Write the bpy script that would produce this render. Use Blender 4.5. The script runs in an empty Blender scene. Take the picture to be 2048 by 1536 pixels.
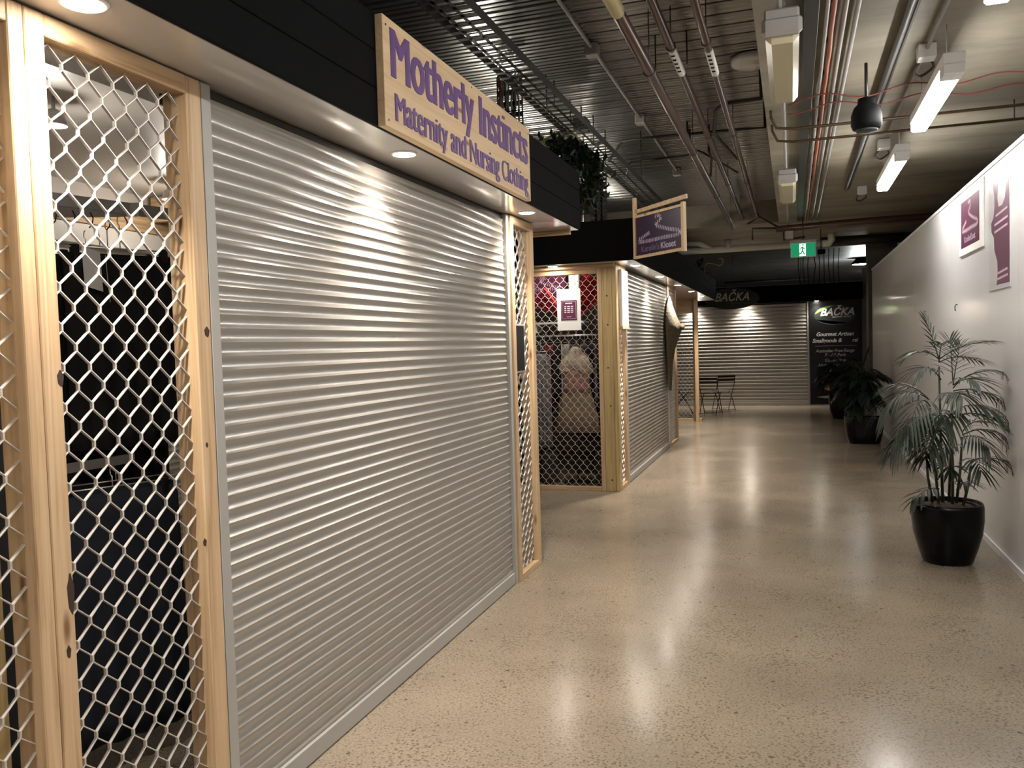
import bpy, math, random
from mathutils import Vector, Matrix
import numpy as np
random.seed(7)
sc = bpy.context.scene
C = sc.collection
PI = math.pi

# ------------------------------------------------------------------ camera
F = 1660.0; PX, PY = 1024.0, 768.0; EYE = 1.55
def cam_axes(vx=1586., vy=677., s=.029):
    d = PY-(vy+(vx-PX)*s); D = F*F/d
    y = np.array([vx-PX, -(vy-PY), -F]); y /= np.linalg.norm(y)
    z = np.array([-s*D, D, F]); z /= np.linalg.norm(z)
    z -= y*z.dot(y); z /= np.linalg.norm(z)
    return np.array([np.cross(y, z), y, z])
R = cam_axes()
cd = bpy.data.cameras.new('camera'); cam = bpy.data.objects.new('camera', cd); C.objects.link(cam)
cd.sensor_width = 36; cd.lens = F/2048*36; cd.clip_start = .02; cd.clip_end = 200
m4 = Matrix([[*R[0], 0], [*R[1], 0], [*R[2], EYE], [0, 0, 0, 1]])
cam.matrix_world = m4
sc.camera = cam
def at(px, py, ax, val):
    """world point seen at a pixel, on the plane axis=val (used to measure the place)"""
    d = R@np.array([px-PX, -(py-PY), -F]); c = np.array([0, 0, EYE])
    return Vector(c+d*((val-c[ax])/d[ax]))

# ------------------------------------------------------------------ world, exposure
w = bpy.data.worlds.new('world'); sc.world = w; w.use_nodes = True
w.node_tree.nodes['Background'].inputs[0].default_value = (.9, .85, .78, 1)
w.node_tree.nodes['Background'].inputs[1].default_value = .025
sc.view_settings.view_transform = 'Standard'; sc.view_settings.look = 'None'
sc.view_settings.gamma = 1; sc.view_settings.use_curve_mapping = False
sc.view_settings.exposure = 1.45
WARM = (1.0, .905, .80); COOL = (1.0, .965, .92)
SPOT_W = 58.0; LENS_E = 60.0; TUBE_E = 23.0

# ------------------------------------------------------------------ materials
MATS = {}
def newmat(name):
    m = bpy.data.materials.new(name); m.use_nodes = True
    return m, m.node_tree.nodes, m.node_tree.links, m.node_tree.nodes['Principled BSDF']
def mat(name, col, rough=.6, metal=0, var=0.0, scale=8, emit=None, es=0, spec=.5, bump=0, coat=0, alpha=1):
    if name in MATS: return MATS[name]
    m, N, L, b = newmat(name)
    b.inputs['Base Color'].default_value = (*col, 1); b.inputs['Roughness'].default_value = rough
    b.inputs['Metallic'].default_value = metal; b.inputs['Specular IOR Level'].default_value = spec
    b.inputs['Coat Weight'].default_value = coat; b.inputs['Coat Roughness'].default_value = .1; b.inputs['Alpha'].default_value = alpha
    if emit: b.inputs['Emission Color'].default_value = (*emit, 1); b.inputs['Emission Strength'].default_value = es
    if var or bump:
        tc = N.new('ShaderNodeTexCoord'); n = N.new('ShaderNodeTexNoise'); n.inputs['Scale'].default_value = scale
        n.inputs['Detail'].default_value = 6; L.new(tc.outputs['Object'], n.inputs['Vector'])
        if var:
            r = N.new('ShaderNodeValToRGB'); r.color_ramp.elements[0].position = .3; r.color_ramp.elements[1].position = .7
            r.color_ramp.elements[0].color = (*[c*(1-var) for c in col], 1); r.color_ramp.elements[1].color = (*[min(1, c*(1+var)) for c in col], 1)
            L.new(n.outputs['Fac'], r.inputs['Fac']); L.new(r.outputs['Color'], b.inputs['Base Color'])
        if bump:
            bp = N.new('ShaderNodeBump'); bp.inputs['Strength'].default_value = bump; bp.inputs['Distance'].default_value = .01
            L.new(n.outputs['Fac'], bp.inputs['Height']); L.new(bp.outputs['Normal'], b.inputs['Normal'])
    MATS[name] = m; return m
def wood(axis, tone='pine'):
    key = f'{tone}_{axis}'
    if key in MATS: return MATS[key]
    m, N, L, b = newmat(key)
    tc = N.new('ShaderNodeTexCoord'); mp = N.new('ShaderNodeMapping'); L.new(tc.outputs['Object'], mp.inputs['Vector'])
    s = [38, 38, 38]; s['xyz'.index(axis)] = 1.3; mp.inputs['Scale'].default_value = s
    n = N.new('ShaderNodeTexNoise'); n.inputs['Scale'].default_value = 1.0; n.inputs['Detail'].default_value = 5; n.inputs['Distortion'].default_value = 1.2
    L.new(mp.outputs[0], n.inputs['Vector'])
    r = N.new('ShaderNodeValToRGB'); e = r.color_ramp.elements
    cs = {'pine': ((.34, .215, .11), (.50, .345, .195), (.58, .425, .265)), 'ply': ((.50, .35, .19), (.60, .43, .25), (.66, .49, .30)),
          'treated': ((.27, .18, .07), (.42, .30, .13), (.52, .38, .19))}[tone]
    e[0].position = .28; e[0].color = (*cs[0], 1); e[1].position = .75; e[1].color = (*cs[2], 1)
    k = e.new(.48); k.color = (*cs[1], 1); L.new(n.outputs['Fac'], r.inputs['Fac'])
    # knots
    mp2 = N.new('ShaderNodeMapping'); L.new(tc.outputs['Object'], mp2.inputs['Vector'])
    s2 = [9, 9, 9]; s2['xyz'.index(axis)] = 2.6; mp2.inputs['Scale'].default_value = s2
    v = N.new('ShaderNodeTexVoronoi'); v.inputs['Scale'].default_value = 1; L.new(mp2.outputs[0], v.inputs['Vector'])
    r2 = N.new('ShaderNodeValToRGB'); r2.color_ramp.elements[0].position = .05; r2.color_ramp.elements[1].position = .14
    r2.color_ramp.elements[0].color = (.25, .13, .06, 1); r2.color_ramp.elements[1].color = (1, 1, 1, 1); L.new(v.outputs['Distance'], r2.inputs['Fac'])
    mx = N.new('ShaderNodeMixRGB'); mx.blend_type = 'MULTIPLY'; mx.inputs[0].default_value = .85
    L.new(r.outputs['Color'], mx.inputs[1]); L.new(r2.outputs['Color'], mx.inputs[2]); L.new(mx.outputs[0], b.inputs['Base Color'])
    b.inputs['Roughness'].default_value = .55
    bp = N.new('ShaderNodeBump'); bp.inputs['Strength'].default_value = .25; bp.inputs['Distance'].default_value = .003
    L.new(n.outputs['Fac'], bp.inputs['Height']); L.new(bp.outputs['Normal'], b.inputs['Normal'])
    MATS[key] = m; return m
def floor_mat():
    m, N, L, b = newmat('polished_concrete')
    tc = N.new('ShaderNodeTexCoord')
    n1 = N.new('ShaderNodeTexNoise'); n1.inputs['Scale'].default_value = 1.1; n1.inputs['Detail'].default_value = 6; L.new(tc.outputs['Object'], n1.inputs['Vector'])
    r1 = N.new('ShaderNodeValToRGB'); r1.color_ramp.elements[0].position = .3; r1.color_ramp.elements[1].position = .72
    r1.color_ramp.elements[0].color = (.225, .187, .140, 1); r1.color_ramp.elements[1].color = (.33, .275, .208, 1); L.new(n1.outputs['Fac'], r1.inputs['Fac'])
    n2 = N.new('ShaderNodeTexNoise'); n2.inputs['Scale'].default_value = 90; n2.inputs['Detail'].default_value = 3; L.new(tc.outputs['Object'], n2.inputs['Vector'])
    r2 = N.new('ShaderNodeValToRGB'); r2.color_ramp.elements[0].position = .3; r2.color_ramp.elements[1].position = .6
    r2.color_ramp.elements[0].color = (.70, .67, .63, 1); r2.color_ramp.elements[1].color = (1.06, 1.05, 1.03, 1); L.new(n2.outputs['Fac'], r2.inputs['Fac'])
    mx = N.new('ShaderNodeMixRGB'); mx.blend_type = 'MULTIPLY'; mx.inputs[0].default_value = 1; L.new(r1.outputs[0], mx.inputs[1]); L.new(r2.outputs[0], mx.inputs[2])
    v = N.new('ShaderNodeTexVoronoi'); v.inputs['Scale'].default_value = 60; L.new(tc.outputs['Object'], v.inputs['Vector'])
    n3 = N.new('ShaderNodeTexNoise'); n3.inputs['Scale'].default_value = 3; L.new(tc.outputs['Object'], n3.inputs['Vector'])
    ad = N.new('ShaderNodeMath'); ad.operation = 'SUBTRACT'; mu = N.new('ShaderNodeMath'); mu.operation = 'MULTIPLY'; mu.inputs[1].default_value = .5
    L.new(n3.outputs['Fac'], mu.inputs[0]); L.new(v.outputs['Distance'], ad.inputs[0]); L.new(mu.outputs[0], ad.inputs[1])
    r3 = N.new('ShaderNodeValToRGB'); r3.color_ramp.elements[0].position = -0.0; r3.color_ramp.elements[1].position = .05
    r3.color_ramp.elements[0].color = (.55, .50, .44, 1); r3.color_ramp.elements[1].color = (1, 1, 1, 1); L.new(ad.outputs[0], r3.inputs['Fac'])
    m2 = N.new('ShaderNodeMixRGB'); m2.blend_type = 'MULTIPLY'; m2.inputs[0].default_value = .85; L.new(mx.outputs[0], m2.inputs[1]); L.new(r3.outputs[0], m2.inputs[2])
    v2 = N.new('ShaderNodeTexVoronoi'); v2.inputs['Scale'].default_value = 9; L.new(tc.outputs['Object'], v2.inputs['Vector'])
    r4 = N.new('ShaderNodeValToRGB'); r4.color_ramp.elements[0].position = .07; r4.color_ramp.elements[1].position = .10
    r4.color_ramp.elements[0].color = (.25, .2, .15, 1); r4.color_ramp.elements[1].color = (1, 1, 1, 1); L.new(v2.outputs['Distance'], r4.inputs['Fac'])
    m3 = N.new('ShaderNodeMixRGB'); m3.blend_type = 'MULTIPLY'; m3.inputs[0].default_value = .7; L.new(m2.outputs[0], m3.inputs[1]); L.new(r4.outputs[0], m3.inputs[2])
    L.new(m3.outputs[0], b.inputs['Base Color'])
    rr = N.new('ShaderNodeMapRange'); rr.inputs[3].default_value = .13; rr.inputs[4].default_value = .25; L.new(n1.outputs['Fac'], rr.inputs[0]); L.new(rr.outputs[0], b.inputs['Roughness'])
    bp = N.new('ShaderNodeBump'); bp.inputs['Strength'].default_value = .06; bp.inputs['Distance'].default_value = .01
    n5 = N.new('ShaderNodeTexNoise'); n5.inputs['Scale'].default_value = 7; n5.inputs['Detail'].default_value = 3; L.new(tc.outputs['Object'], n5.inputs['Vector'])
    L.new(n5.outputs['Fac'], bp.inputs['Height']); L.new(bp.outputs['Normal'], b.inputs['Normal'])
    b.inputs['Specular IOR Level'].default_value = .5
    MATS['floor'] = m; return m
def concrete(name, col, rough=.8):
    if name in MATS: return MATS[name]
    m, N, L, b = newmat(name)
    tc = N.new('ShaderNodeTexCoord'); mp = N.new('ShaderNodeMapping'); mp.inputs['Scale'].default_value = (.55, 1.6, 1); L.new(tc.outputs['Object'], mp.inputs['Vector'])
    n = N.new('ShaderNodeTexNoise'); n.inputs['Scale'].default_value = 1.6; n.inputs['Detail'].default_value = 9; n.inputs['Roughness'].default_value = .6; n.inputs['Distortion'].default_value = .5; L.new(mp.outputs[0], n.inputs['Vector'])
    r = N.new('ShaderNodeValToRGB'); r.color_ramp.elements[0].position = .3; r.color_ramp.elements[1].position = .7
    r.color_ramp.elements[0].color = (*[c*.62 for c in col], 1); r.color_ramp.elements[1].color = (*[c*1.25 for c in col], 1)
    L.new(n.outputs['Fac'], r.inputs['Fac']); L.new(r.outputs[0], b.inputs['Base Color']); b.inputs['Roughness'].default_value = rough
    bp = N.new('ShaderNodeBump'); bp.inputs['Strength'].default_value = .15; L.new(n.outputs['Fac'], bp.inputs['Height']); L.new(bp.outputs['Normal'], b.inputs['Normal'])
    MATS[name] = m; return m

M_fascia = mat('charcoal_board', (.0036, .0039, .0043), .85, var=.15, scale=3, spec=.1)
M_black = mat('black_board', (.0015, .0015, .0015), .9, spec=.06)
M_soffit = mat('white_gloss_soffit', (.40, .375, .35), .16, spec=.6, coat=.4)
M_shutter = mat('shutter_paint', (.335, .315, .28), .26, metal=.3, spec=.9)
M_guide = mat('guide_grey', (.34, .33, .30), .4)
M_alu = mat('mill_aluminium', (.74, .72, .69), .33, metal=.75)
M_tray = mat('dull_tray_steel', (.06, .058, .055), .45, metal=.6)
M_galv = mat('galvanised_steel', (.16, .158, .15), .38, metal=.85, var=.2, scale=14)
M_deck = mat('deck_galvanised', (.21, .207, .20), .28, metal=.85, var=.12, scale=1.2)
M_deck_dk = mat('deck_recess', (.05, .045, .04), .7)
M_white = mat('white_plastic', (.72, .72, .70), .4)
M_grey = mat('grey_conduit', (.27, .26, .245), .45)
M_pvc = mat('pvc_pipe', (.62, .61, .52), .4)
M_red = mat('sprinkler_pipe_paint', (.070, .032, .023), .32, metal=.2)
M_dark = mat('dark_steel', (.03, .026, .022), .5, metal=.4)
M_orange = mat('orange_cable', (.30, .085, .045), .5)
M_wall = mat('white_melamine', (.70, .69, .695), .38, var=.03, scale=.6, coat=.4, spec=.5)
M_skirt = mat('skirting_white', (.72, .72, .73), .4)
M_pot = mat('glossy_black_pot', (.0015, .0015, .002), .28, spec=.2)
M_soil = mat('potting_bark', (.075, .048, .03), .9, var=.5, scale=60, bump=1)
M_leaf = mat('palm_leaf', (.014, .025, .009), .5, var=.35, scale=9)
M_leaf2 = mat('palm_leaf_deep', (.010, .020, .009), .45, var=.35, scale=9)
M_cane = mat('palm_cane', (.05, .055, .025), .5, var=.3, scale=30)
M_purple = mat('vinyl_purple', (.125, .060, .20), .45)
M_plum = mat('plum_print', (.115, .020, .062), .4)
M_plum_dk = mat('plum_board', (.028, .012, .036), .4)
M_paper = mat('white_paper', (.80, .79, .77), .55)
M_inkpale = mat('pale_print', (.52, .36, .44), .5)
M_logo = mat('lilac_print', (.50, .42, .55), .5)
M_lens = mat('downlight_lens', (1, 1, 1), .5, emit=WARM, es=LENS_E)
M_tube = mat('fluorescent_diffuser', (1, 1, 1), .5, emit=COOL, es=TUBE_E)
M_blackcloth = mat('black_cloth', (.006, .006, .0065), .85, var=.2, scale=20)
M_navycloth = mat('navy_cloth', (.006, .008, .016), .85)

# ------------------------------------------------------------------ mesh building
class MB:
    def __init__(s): s.v = []; s.f = []; s.sm = []
    def add(s, vs, fs, smooth=False):
        o = len(s.v); s.v += [tuple(v) for v in vs]; s.f += [tuple(i+o for i in f) for f in fs]; s.sm += [smooth]*len(fs); return s
    def box(s, x0, x1, y0, y1, z0, z1):
        v = [(x, y, z) for z in (z0, z1) for y in (y0, y1) for x in (x0, x1)]
        return s.add(v, [(0, 2, 3, 1), (4, 5, 7, 6), (0, 1, 5, 4), (2, 6, 7, 3), (0, 4, 6, 2), (1, 3, 7, 5)])
    def bev(s, x0, x1, y0, y1, z0, z1, b=.003):
        """box with chamfered edges"""
        X, Y, Z = (x0, x1), (y0, y1), (z0, z1); sg = (1, -1)
        vs = []; idx = {}
        for i in (0, 1):
            for j in (0, 1):
                for k in (0, 1):
                    cx, cy, cz = X[i], Y[j], Z[k]; bx, by, bz = sg[i]*b, sg[j]*b, sg[k]*b
                    for a, p in enumerate([(cx, cy+by, cz+bz), (cx+bx, cy, cz+bz), (cx+bx, cy+by, cz)]):
                        idx[i, j, k, a] = len(vs); vs.append(p)
        g = lambda i, j, k, a: idx[i, j, k, a]
        fs = []
        for i in (0, 1):
            q = [g(i, 0, 0, 0), g(i, 1, 0, 0), g(i, 1, 1, 0), g(i, 0, 1, 0)]; fs.append(tuple(q if i else q[::-1]))
            q = [g(0, i, 0, 1), g(0, i, 1, 1), g(1, i, 1, 1), g(1, i, 0, 1)]; fs.append(tuple(q if i else q[::-1]))
            q = [g(0, 0, i, 2), g(1, 0, i, 2), g(1, 1, i, 2), g(0, 1, i, 2)]; fs.append(tuple(q if i else q[::-1]))
        for j in (0, 1):
            for k in (0, 1):
                fs.append((g(0, j, k, 1), g(1, j, k, 1), g(1, j, k, 2), g(0, j, k, 2)))
                fs.append((g(j, 0, k, 0), g(j, 1, k, 0), g(j, 1, k, 2), g(j, 0, k, 2)))
                fs.append((g(j, k, 0, 0), g(j, k, 1, 0), g(j, k, 1, 1), g(j, k, 0, 1)))
        for i in (0, 1):
            for j in (0, 1):
                for k in (0, 1): fs.append((g(i, j, k, 0), g(i, j, k, 1), g(i, j, k, 2)))
        return s.add(vs, fs)
    def tube(s, pts, r, n=10, caps=True, smooth=True):
        pts = [Vector(p) for p in pts]; rs = r if isinstance(r, (list, tuple)) else [r]*len(pts)
        vs = []; up = None
        for i, p in enumerate(pts):
            t = (pts[min(i+1, len(pts)-1)]-pts[max(i-1, 0)]).normalized()
            if up is None: up = Vector((0, 0, 1)) if abs(t.z) < .9 else Vector((1, 0, 0))
            a = t.cross(up)
            if a.length < 1e-4: a = t.cross(Vector((1, .2, 0)))
            a.normalize(); b = a.cross(t).normalized(); up = b
            for k in range(n):
                an = 2*PI*k/n; vs.append(p+a*math.cos(an)*rs[i]+b*math.sin(an)*rs[i])
        fs = [(i*n+k, i*n+(k+1) % n, (i+1)*n+(k+1) % n, (i+1)*n+k) for i in range(len(pts)-1) for k in range(n)]
        s.add(vs, fs, smooth)
        if caps:
            o = len(s.v)-len(vs); s.f += [tuple(o+k for k in range(n))[::-1], tuple(o+(len(pts)-1)*n+k for k in range(n))]; s.sm += [False, False]
        return s
    def lathe(s, prof, c=(0, 0, 0), n=32, sq=0, axis='z', smooth=True):
        """prof: (radius, height) list; sq>0 squares the section"""
        vs = []
        for r, h in prof:
            for k in range(n):
                a = 2*PI*k/n; ca, sa = math.cos(a), math.sin(a)
                if sq: p = 2+sq; q = (abs(ca)**p+abs(sa)**p)**(-1/p); ca *= q; sa *= q
                v = (r*ca, r*sa, h)
                if axis == 'x': v = (h, r*ca, r*sa)
                if axis == 'y': v = (r*ca, h, r*sa)
                vs.append((v[0]+c[0], v[1]+c[1], v[2]+c[2]))
        fs = [(i*n+k, i*n+(k+1) % n, (i+1)*n+(k+1) % n, (i+1)*n+k) for i in range(len(prof)-1) for k in range(n)]
        s.add(vs, fs, smooth); o = len(s.v)-len(vs)
        s.f += [tuple(o+k for k in range(n))[::-1], tuple(o+(len(prof)-1)*n+k for k in range(n))]; s.sm += [False, False]
        return s
    def prism(s, pts, o, ux, uy, h):
        """polygon pts (u,v) placed at o with axes ux,uy, extruded h along ux x uy"""
        o, ux, uy = Vector(o), Vector(ux), Vector(uy); nz = ux.cross(uy).normalized()*h; n = len(pts)
        a = [o+ux*u+uy*v for u, v in pts]; b = [p+nz for p in a]
        return s.add(a+b, [tuple(range(n))[::-1], tuple(range(n, 2*n))]+[(i, (i+1) % n, n+(i+1) % n, n+i) for i in range(n)])
def cr(P, n=5):
    P = [Vector(p) for p in P]; out = []
    for i in range(len(P)-1):
        a, b, c, d = P[max(i-1, 0)], P[i], P[i+1], P[min(i+2, len(P)-1)]
        for k in range(n):
            t = k/n; out.append(.5*((2*b)+(c-a)*t+(2*a-5*b+4*c-d)*t*t+(3*b-a-3*c+d)*t**3))
    return out+[P[-1]]
def link(o, parent=None):
    C.objects.link(o)
    if parent: o.parent = parent
    return o
def base_of(o):
    p = Vector((0, 0, 0))
    while o: p += o.location; o = o.parent
    return p
def build(name, mb, m, parent=None, loc=None):
    me = bpy.data.meshes.new(name)
    off = base_of(parent) if parent else Vector(loc or (0, 0, 0))
    me.from_pydata([tuple(Vector(v)-off) for v in mb.v], [], mb.f)
    me.polygons.foreach_set('use_smooth', mb.sm); me.materials.append(m); me.update()
    o = bpy.data.objects.new(name, me)
    if not parent: o.location = off
    return link(o, parent)
def tag(o, label=None, cat=None, group=None, kind=None):
    for k, v in (('label', label), ('category', cat), ('group', group), ('kind', kind)):
        if v: o[k] = v
    return o
def thing(name, label, cat, loc=(0, 0, 0), group=None):
    o = bpy.data.objects.new(name, None); o.location = loc; o.empty_display_size = .1
    return tag(link(o), label, cat, group)
def solo(name, mb, m, label, cat, group=None):
    xs = np.array(mb.v); loc = ((xs[:, 0].min()+xs[:, 0].max())/2, (xs[:, 1].min()+xs[:, 1].max())/2, xs[:, 2].min())
    return tag(build(name, mb, m, None, loc), label, cat, group)
def struct(name, mb, m): return tag(build(name, mb, m), kind='structure')
def text(name, s, size, m, o, ux, uy, parent, sx=1, shear=0, bold=0, align='LEFT', ext=.0015, label=None, space=1, res=3):
    cu = bpy.data.curves.new(name, 'FONT'); cu.body = s; cu.size = size; cu.shear = shear; cu.offset = bold
    cu.extrude = ext/2; cu.align_x = align; cu.resolution_u = res; cu.space_character = space
    t = bpy.data.objects.new(name, cu); C.objects.link(t)
    dg = bpy.context.evaluated_depsgraph_get(); me = bpy.data.meshes.new_from_object(t.evaluated_get(dg)); bpy.data.objects.remove(t)
    ux, uy = Vector(ux), Vector(uy); nz = ux.cross(uy); off = base_of(parent)
    mtx = Matrix([[ux[i]*sx, uy[i], nz[i], o[i]-off[i]] for i in range(3)]+[[0, 0, 0, 1]])
    me.transform(mtx); me.materials.clear(); me.materials.append(m); me.name = name
    ob = bpy.data.objects.new(name, me); link(ob, parent)
    if label: ob['label'] = label
    return ob

# ================================================================== SETTING
struct('floor', MB().box(-12, 4, -6, 34, -.1, 0), floor_mat())
# corrugated steel deck: pans with dovetail ribs across the aisle
def deck(x0, x1, y0, y1, z, pitch=.2):
    mb = MB(); y = y0; prof = []
    while y < y1-1e-6:
        prof += [(y-.004, z+.06), (y+.003, z+.004), (y+.010, z), (y+.054, z+.001), (y+.062, z+.011), (y+.070, z+.011), (y+.078, z+.001), (y+.095, z),
                 (y+.112, z+.001), (y+.120, z+.011), (y+.128, z+.011), (y+.136, z+.001), (y+pitch-.030, z), (y+pitch-.022, z+.004), (y+pitch-.012, z+.06)]
        y += pitch
    n = len(prof); vs = [(x0, p[0], p[1]) for p in prof]+[(x1, p[0], p[1]) for p in prof]
    return mb.add(vs, [(i, i+1, n+i+1, n+i) for i in range(n-1)])
struct('ceiling', deck(-12, -.18, -6, 13.2, 3.64), M_deck)
M_conc = concrete('slab_concrete', (.235, .21, .16), .6)
struct('ceiling', MB().box(-.18, 4, -6, 13.2, 3.3, 3.74), M_conc)
struct('ceiling', MB().box(-12, 4, 13.2, 17, 3.3, 3.74), M_conc)
struct('ceiling', deck(-12, 4, 17, 33.8, 3.64), mat('deck_weathered', (.16, .16, .155), .48, metal=.8, var=.2, scale=2))
struct('ceiling', MB().box(-12, 4, -6, 34, 3.75, 3.8), M_deck_dk)
M_shell = mat('painted_blockwork', (.14, .135, .125), .8, var=.15, scale=2)
struct('wall_far', MB().box(-12, 4, 34, 34.1, 0, 3.8), M_shell)
struct('wall_near', MB().box(-12, 4, -6.1, -6, 0, 3.8), M_shell)
struct('wall_left', MB().box(-12.1, -12, -6, 34, 0, 3.8), M_shell)
struct('wall_outer_right', MB().box(4, 4.1, -6, 34, 0, 3.8), M_shell)
# white hoarding wall on the right, in panels with fine joints
mb = MB(); ys = [-6, -3.6, -1.2, 1.2, 3.6, 6.0, 8.4, 10.8, 13.2, 16.18]
for a, b in zip(ys, ys[1:]): mb.box(1.35, 1.43, a+.0015, b-.0015, .0, 2.72)
struct('wall_right', mb, M_wall)
struct('trim_1', MB().box(1.342, 1.44, -6, 16.2, 2.722, 2.75), M_skirt)
struct('baseboard_right', MB().box(1.338, 1.349, -6, 16.2, 0, .045), M_skirt)
M_col = concrete('column_grey', (.10, .09, .08), .7)
struct('wall_column', MB().box(1.31, 1.8, 16.45, 16.95, 0, 3.299), M_col)
struct('wall_recess', MB().box(1.49, 4, 20.35, 20.45, 0, 3.1), mat('pale_panel', (.33, .32, .31), .5))

# ================================================================== BUILDERS
def downlight(x, y, z, label, group, watts=SPOT_W, size=1.95):
    t = thing('downlight', label, 'ceiling light', (x, y, z-.012), group)
    r = MB()
    ring = [(.058, z), (.058, z-.004), (.052, z-.008), (.047, z-.006), (.047, z)]
    r.lathe(ring, (x, y, 0), 28); build('trim_ring', r, M_white, t)
    build('lens', MB().lathe([(.0465, z-.002), (.0465, z-.005), (.040, z-.0075), (.002, z-.008)], (x, y, 0), 24), M_lens, t)
    ld = bpy.data.lights.new('downlight_lamp', 'SPOT'); ld.energy = watts; ld.color = WARM; ld.spot_size = size; ld.spot_blend = .9; ld.shadow_soft_size = .04
    lo = bpy.data.objects.new('downlight_lamp', ld); lo.location = (0, 0, -.006); link(lo, t)
    return t

def slat_face(u0, u1, z0, z1, d, pitch, put):
    """roller curtain: put(u, depth, z) -> xyz"""
    prof = [(i/8, (2*i/8-1)**2) for i in range(9)]
    pts = [(d, z1)]; z = z1
    while z-pitch > z0-1e-6:
        for t, f in prof[1:]: pts.append((f*d, z-t*pitch))
        z -= pitch
    pts.append((d*.5, z0))
    mb = MB()
    for k in range(0, len(pts)-1, 8):
        q = pts[k:k+9]; n = len(q); mb.add([put(u0, a, b) for a, b in q]+[put(u1, a, b) for a, b in q], [(i, i+1, n+i+1, n+i) for i in range(n-1)], True)
    return mb

def lattice(u0, u1, z0, z1, put, h=.0415, q=.051, t=.0026, dep=.0092, node=.018):
    """diamond security grille of crimped flat strips; put(u, w, z)->xyz, w = out of plane"""
    mb = MB(); nc = int((u1-u0)/h); h = (u1-u0)/nc
    nr = int((z1-z0)/q); q = (z1-z0)/nr
    for i in range(nc):
        path = []
        for j in range(nr+1):
            c = i if (i+j) % 2 == 0 else i+1
            u = u0+c*h+(t*.55 if c == i else -t*.55); z = z0+j*q
            path.append((u, max(z0, z-node/2))); path.append((u, min(z1, z+node/2)))
        vs = []
        for k, (u, z) in enumerate(path):
            a = path[max(k-1, 0)]; b = path[min(k+1, len(path)-1)]
            tx, tz = b[0]-a[0], b[1]-a[1]; l = math.hypot(tx, tz); nx, nz = -tz/l*t/2, tx/l*t/2
            vs += [put(u-nx, -dep/2, z-nz), put(u+nx, -dep/2, z+nz), put(u+nx, dep/2, z+nz), put(u-nx, dep/2, z-nz)]
        fs = []
        for k in range(len(path)-1):
            for e in range(4): fs.append((k*4+e, k*4+(e+1) % 4, k*4+4+(e+1) % 4, k*4+4+e))
        mb.add(vs, fs)
    return mb
M_lat = mat('grille_aluminium', (.70, .66, .62), .34, metal=.45, spec=.6)

def screen(label, axis, u0, u1, plane, dirn, z1=2.40, post=.045, depth=.09, zs=0, latz=None, postl=None, postr=None, group='timber framed mesh screens'):
    """timber framed mesh screen. axis 'y': runs along y, faces +x (dirn=1). axis 'x': runs along x, faces -y (dirn=-1)"""
    fx = lambda u, w, z: (plane-.038*dirn+w, u, z) if axis == 'y' else (u, plane-.038*dirn+w, z)
    pl, pr = postl or post, postr or post
    loc = (plane, (u0+u1)/2, zs) if axis == 'y' else ((u0+u1)/2, plane, zs)
    t = thing('mesh_screen', label, 'security screen', loc, group)
    a, b = sorted((plane, plane-depth*dirn)); a2, b2 = sorted((plane, plane-.07*dirn))
    def bx(p, q, z0_, z1_, aa, bb): return MB().bev(aa, bb, p, q, z0_, z1_) if axis == 'y' else MB().bev(p, q, aa, bb, z0_, z1_)
    build('post', bx(u0, u0+pl, zs, z1, a, b), wood('z'), t); build('post', bx(u1-pr, u1, zs, z1, a, b), wood('z'), t)
    build('top_rail', bx(u0+pl, u1-pr, z1-.055, z1, a2, b2), wood(axis), t)
    build('bottom_rail', bx(u0+pl, u1-pr, zs, zs+.042, a2, b2), wood(axis), t)
    build('lattice', lattice(u0+pl-.004, u1-pr+.004, zs+.038, (latz or z1)-.05, fx), M_lat, t)
    return t

def shutter(label, axis, u0, u1, plane, dirn, z1=2.40, pitch=.0455, d=.0078, guide=.045, group='closed roller shutters'):
    put = (lambda u, w, z: (plane-.026+w, u, z)) if axis == 'y' else (lambda u, w, z: (u, plane+.026-w, z))
    loc = (plane, (u0+u1)/2, 0) if axis == 'y' else ((u0+u1)/2, plane, 0)
    t = thing('roller_shutter', label, 'shutter', loc, group)
    build('curtain', slat_face(u0+guide-.01, u1-guide+.01, .075, z1-.035, d, pitch, put), M_shutter, t)
    def bx(p, q, z0_, z1_, w0, w1):
        return MB().bev(plane+w0, plane+w1, p, q, z0_, z1_, .0015) if axis == 'y' else MB().bev(p, q, plane-w1, plane-w0, z0_, z1_, .0015)
    build('guide_rail', bx(u0, u0+guide-.001, 0, z1, -.06, 0), M_guide, t); build('guide_rail', bx(u1-guide+.001, u1, 0, z1, -.06, 0), M_guide, t)
    build('bottom_bar', bx(u0+guide, u1-guide, .006, .076, -.03, -.006), M_guide, t)
    build('head_box', bx(u0+guide, u1-guide, z1-.034, z1, -.2, -.035), M_dark, t)
    return t

def facing(n, y0, y1, x, label, side_y=None, sx0=-5.2, z0=2.405, z1=2.83, front_soffit=True, near_side=None, xs=-1.73):
    """stall canopy: dark boarded fascia, white soffit, end boards"""
    t = thing('stall_canopy', label, 'canopy', (x, (y0+y1)/2, z0))
    nb = 3; h = (z1-z0)/nb; mb = MB()
    for i in range(nb): mb.bev(x-.018, x, y0, y1, z0+i*h+.0015, z0+(i+1)*h-.0015, .003)
    build('fascia', mb, n, t)
    build('soffit', MB().bev(xs-.3, x-.018, y0, y1, z0, z0+.012, .001), M_soffit, t)
    return t

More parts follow.
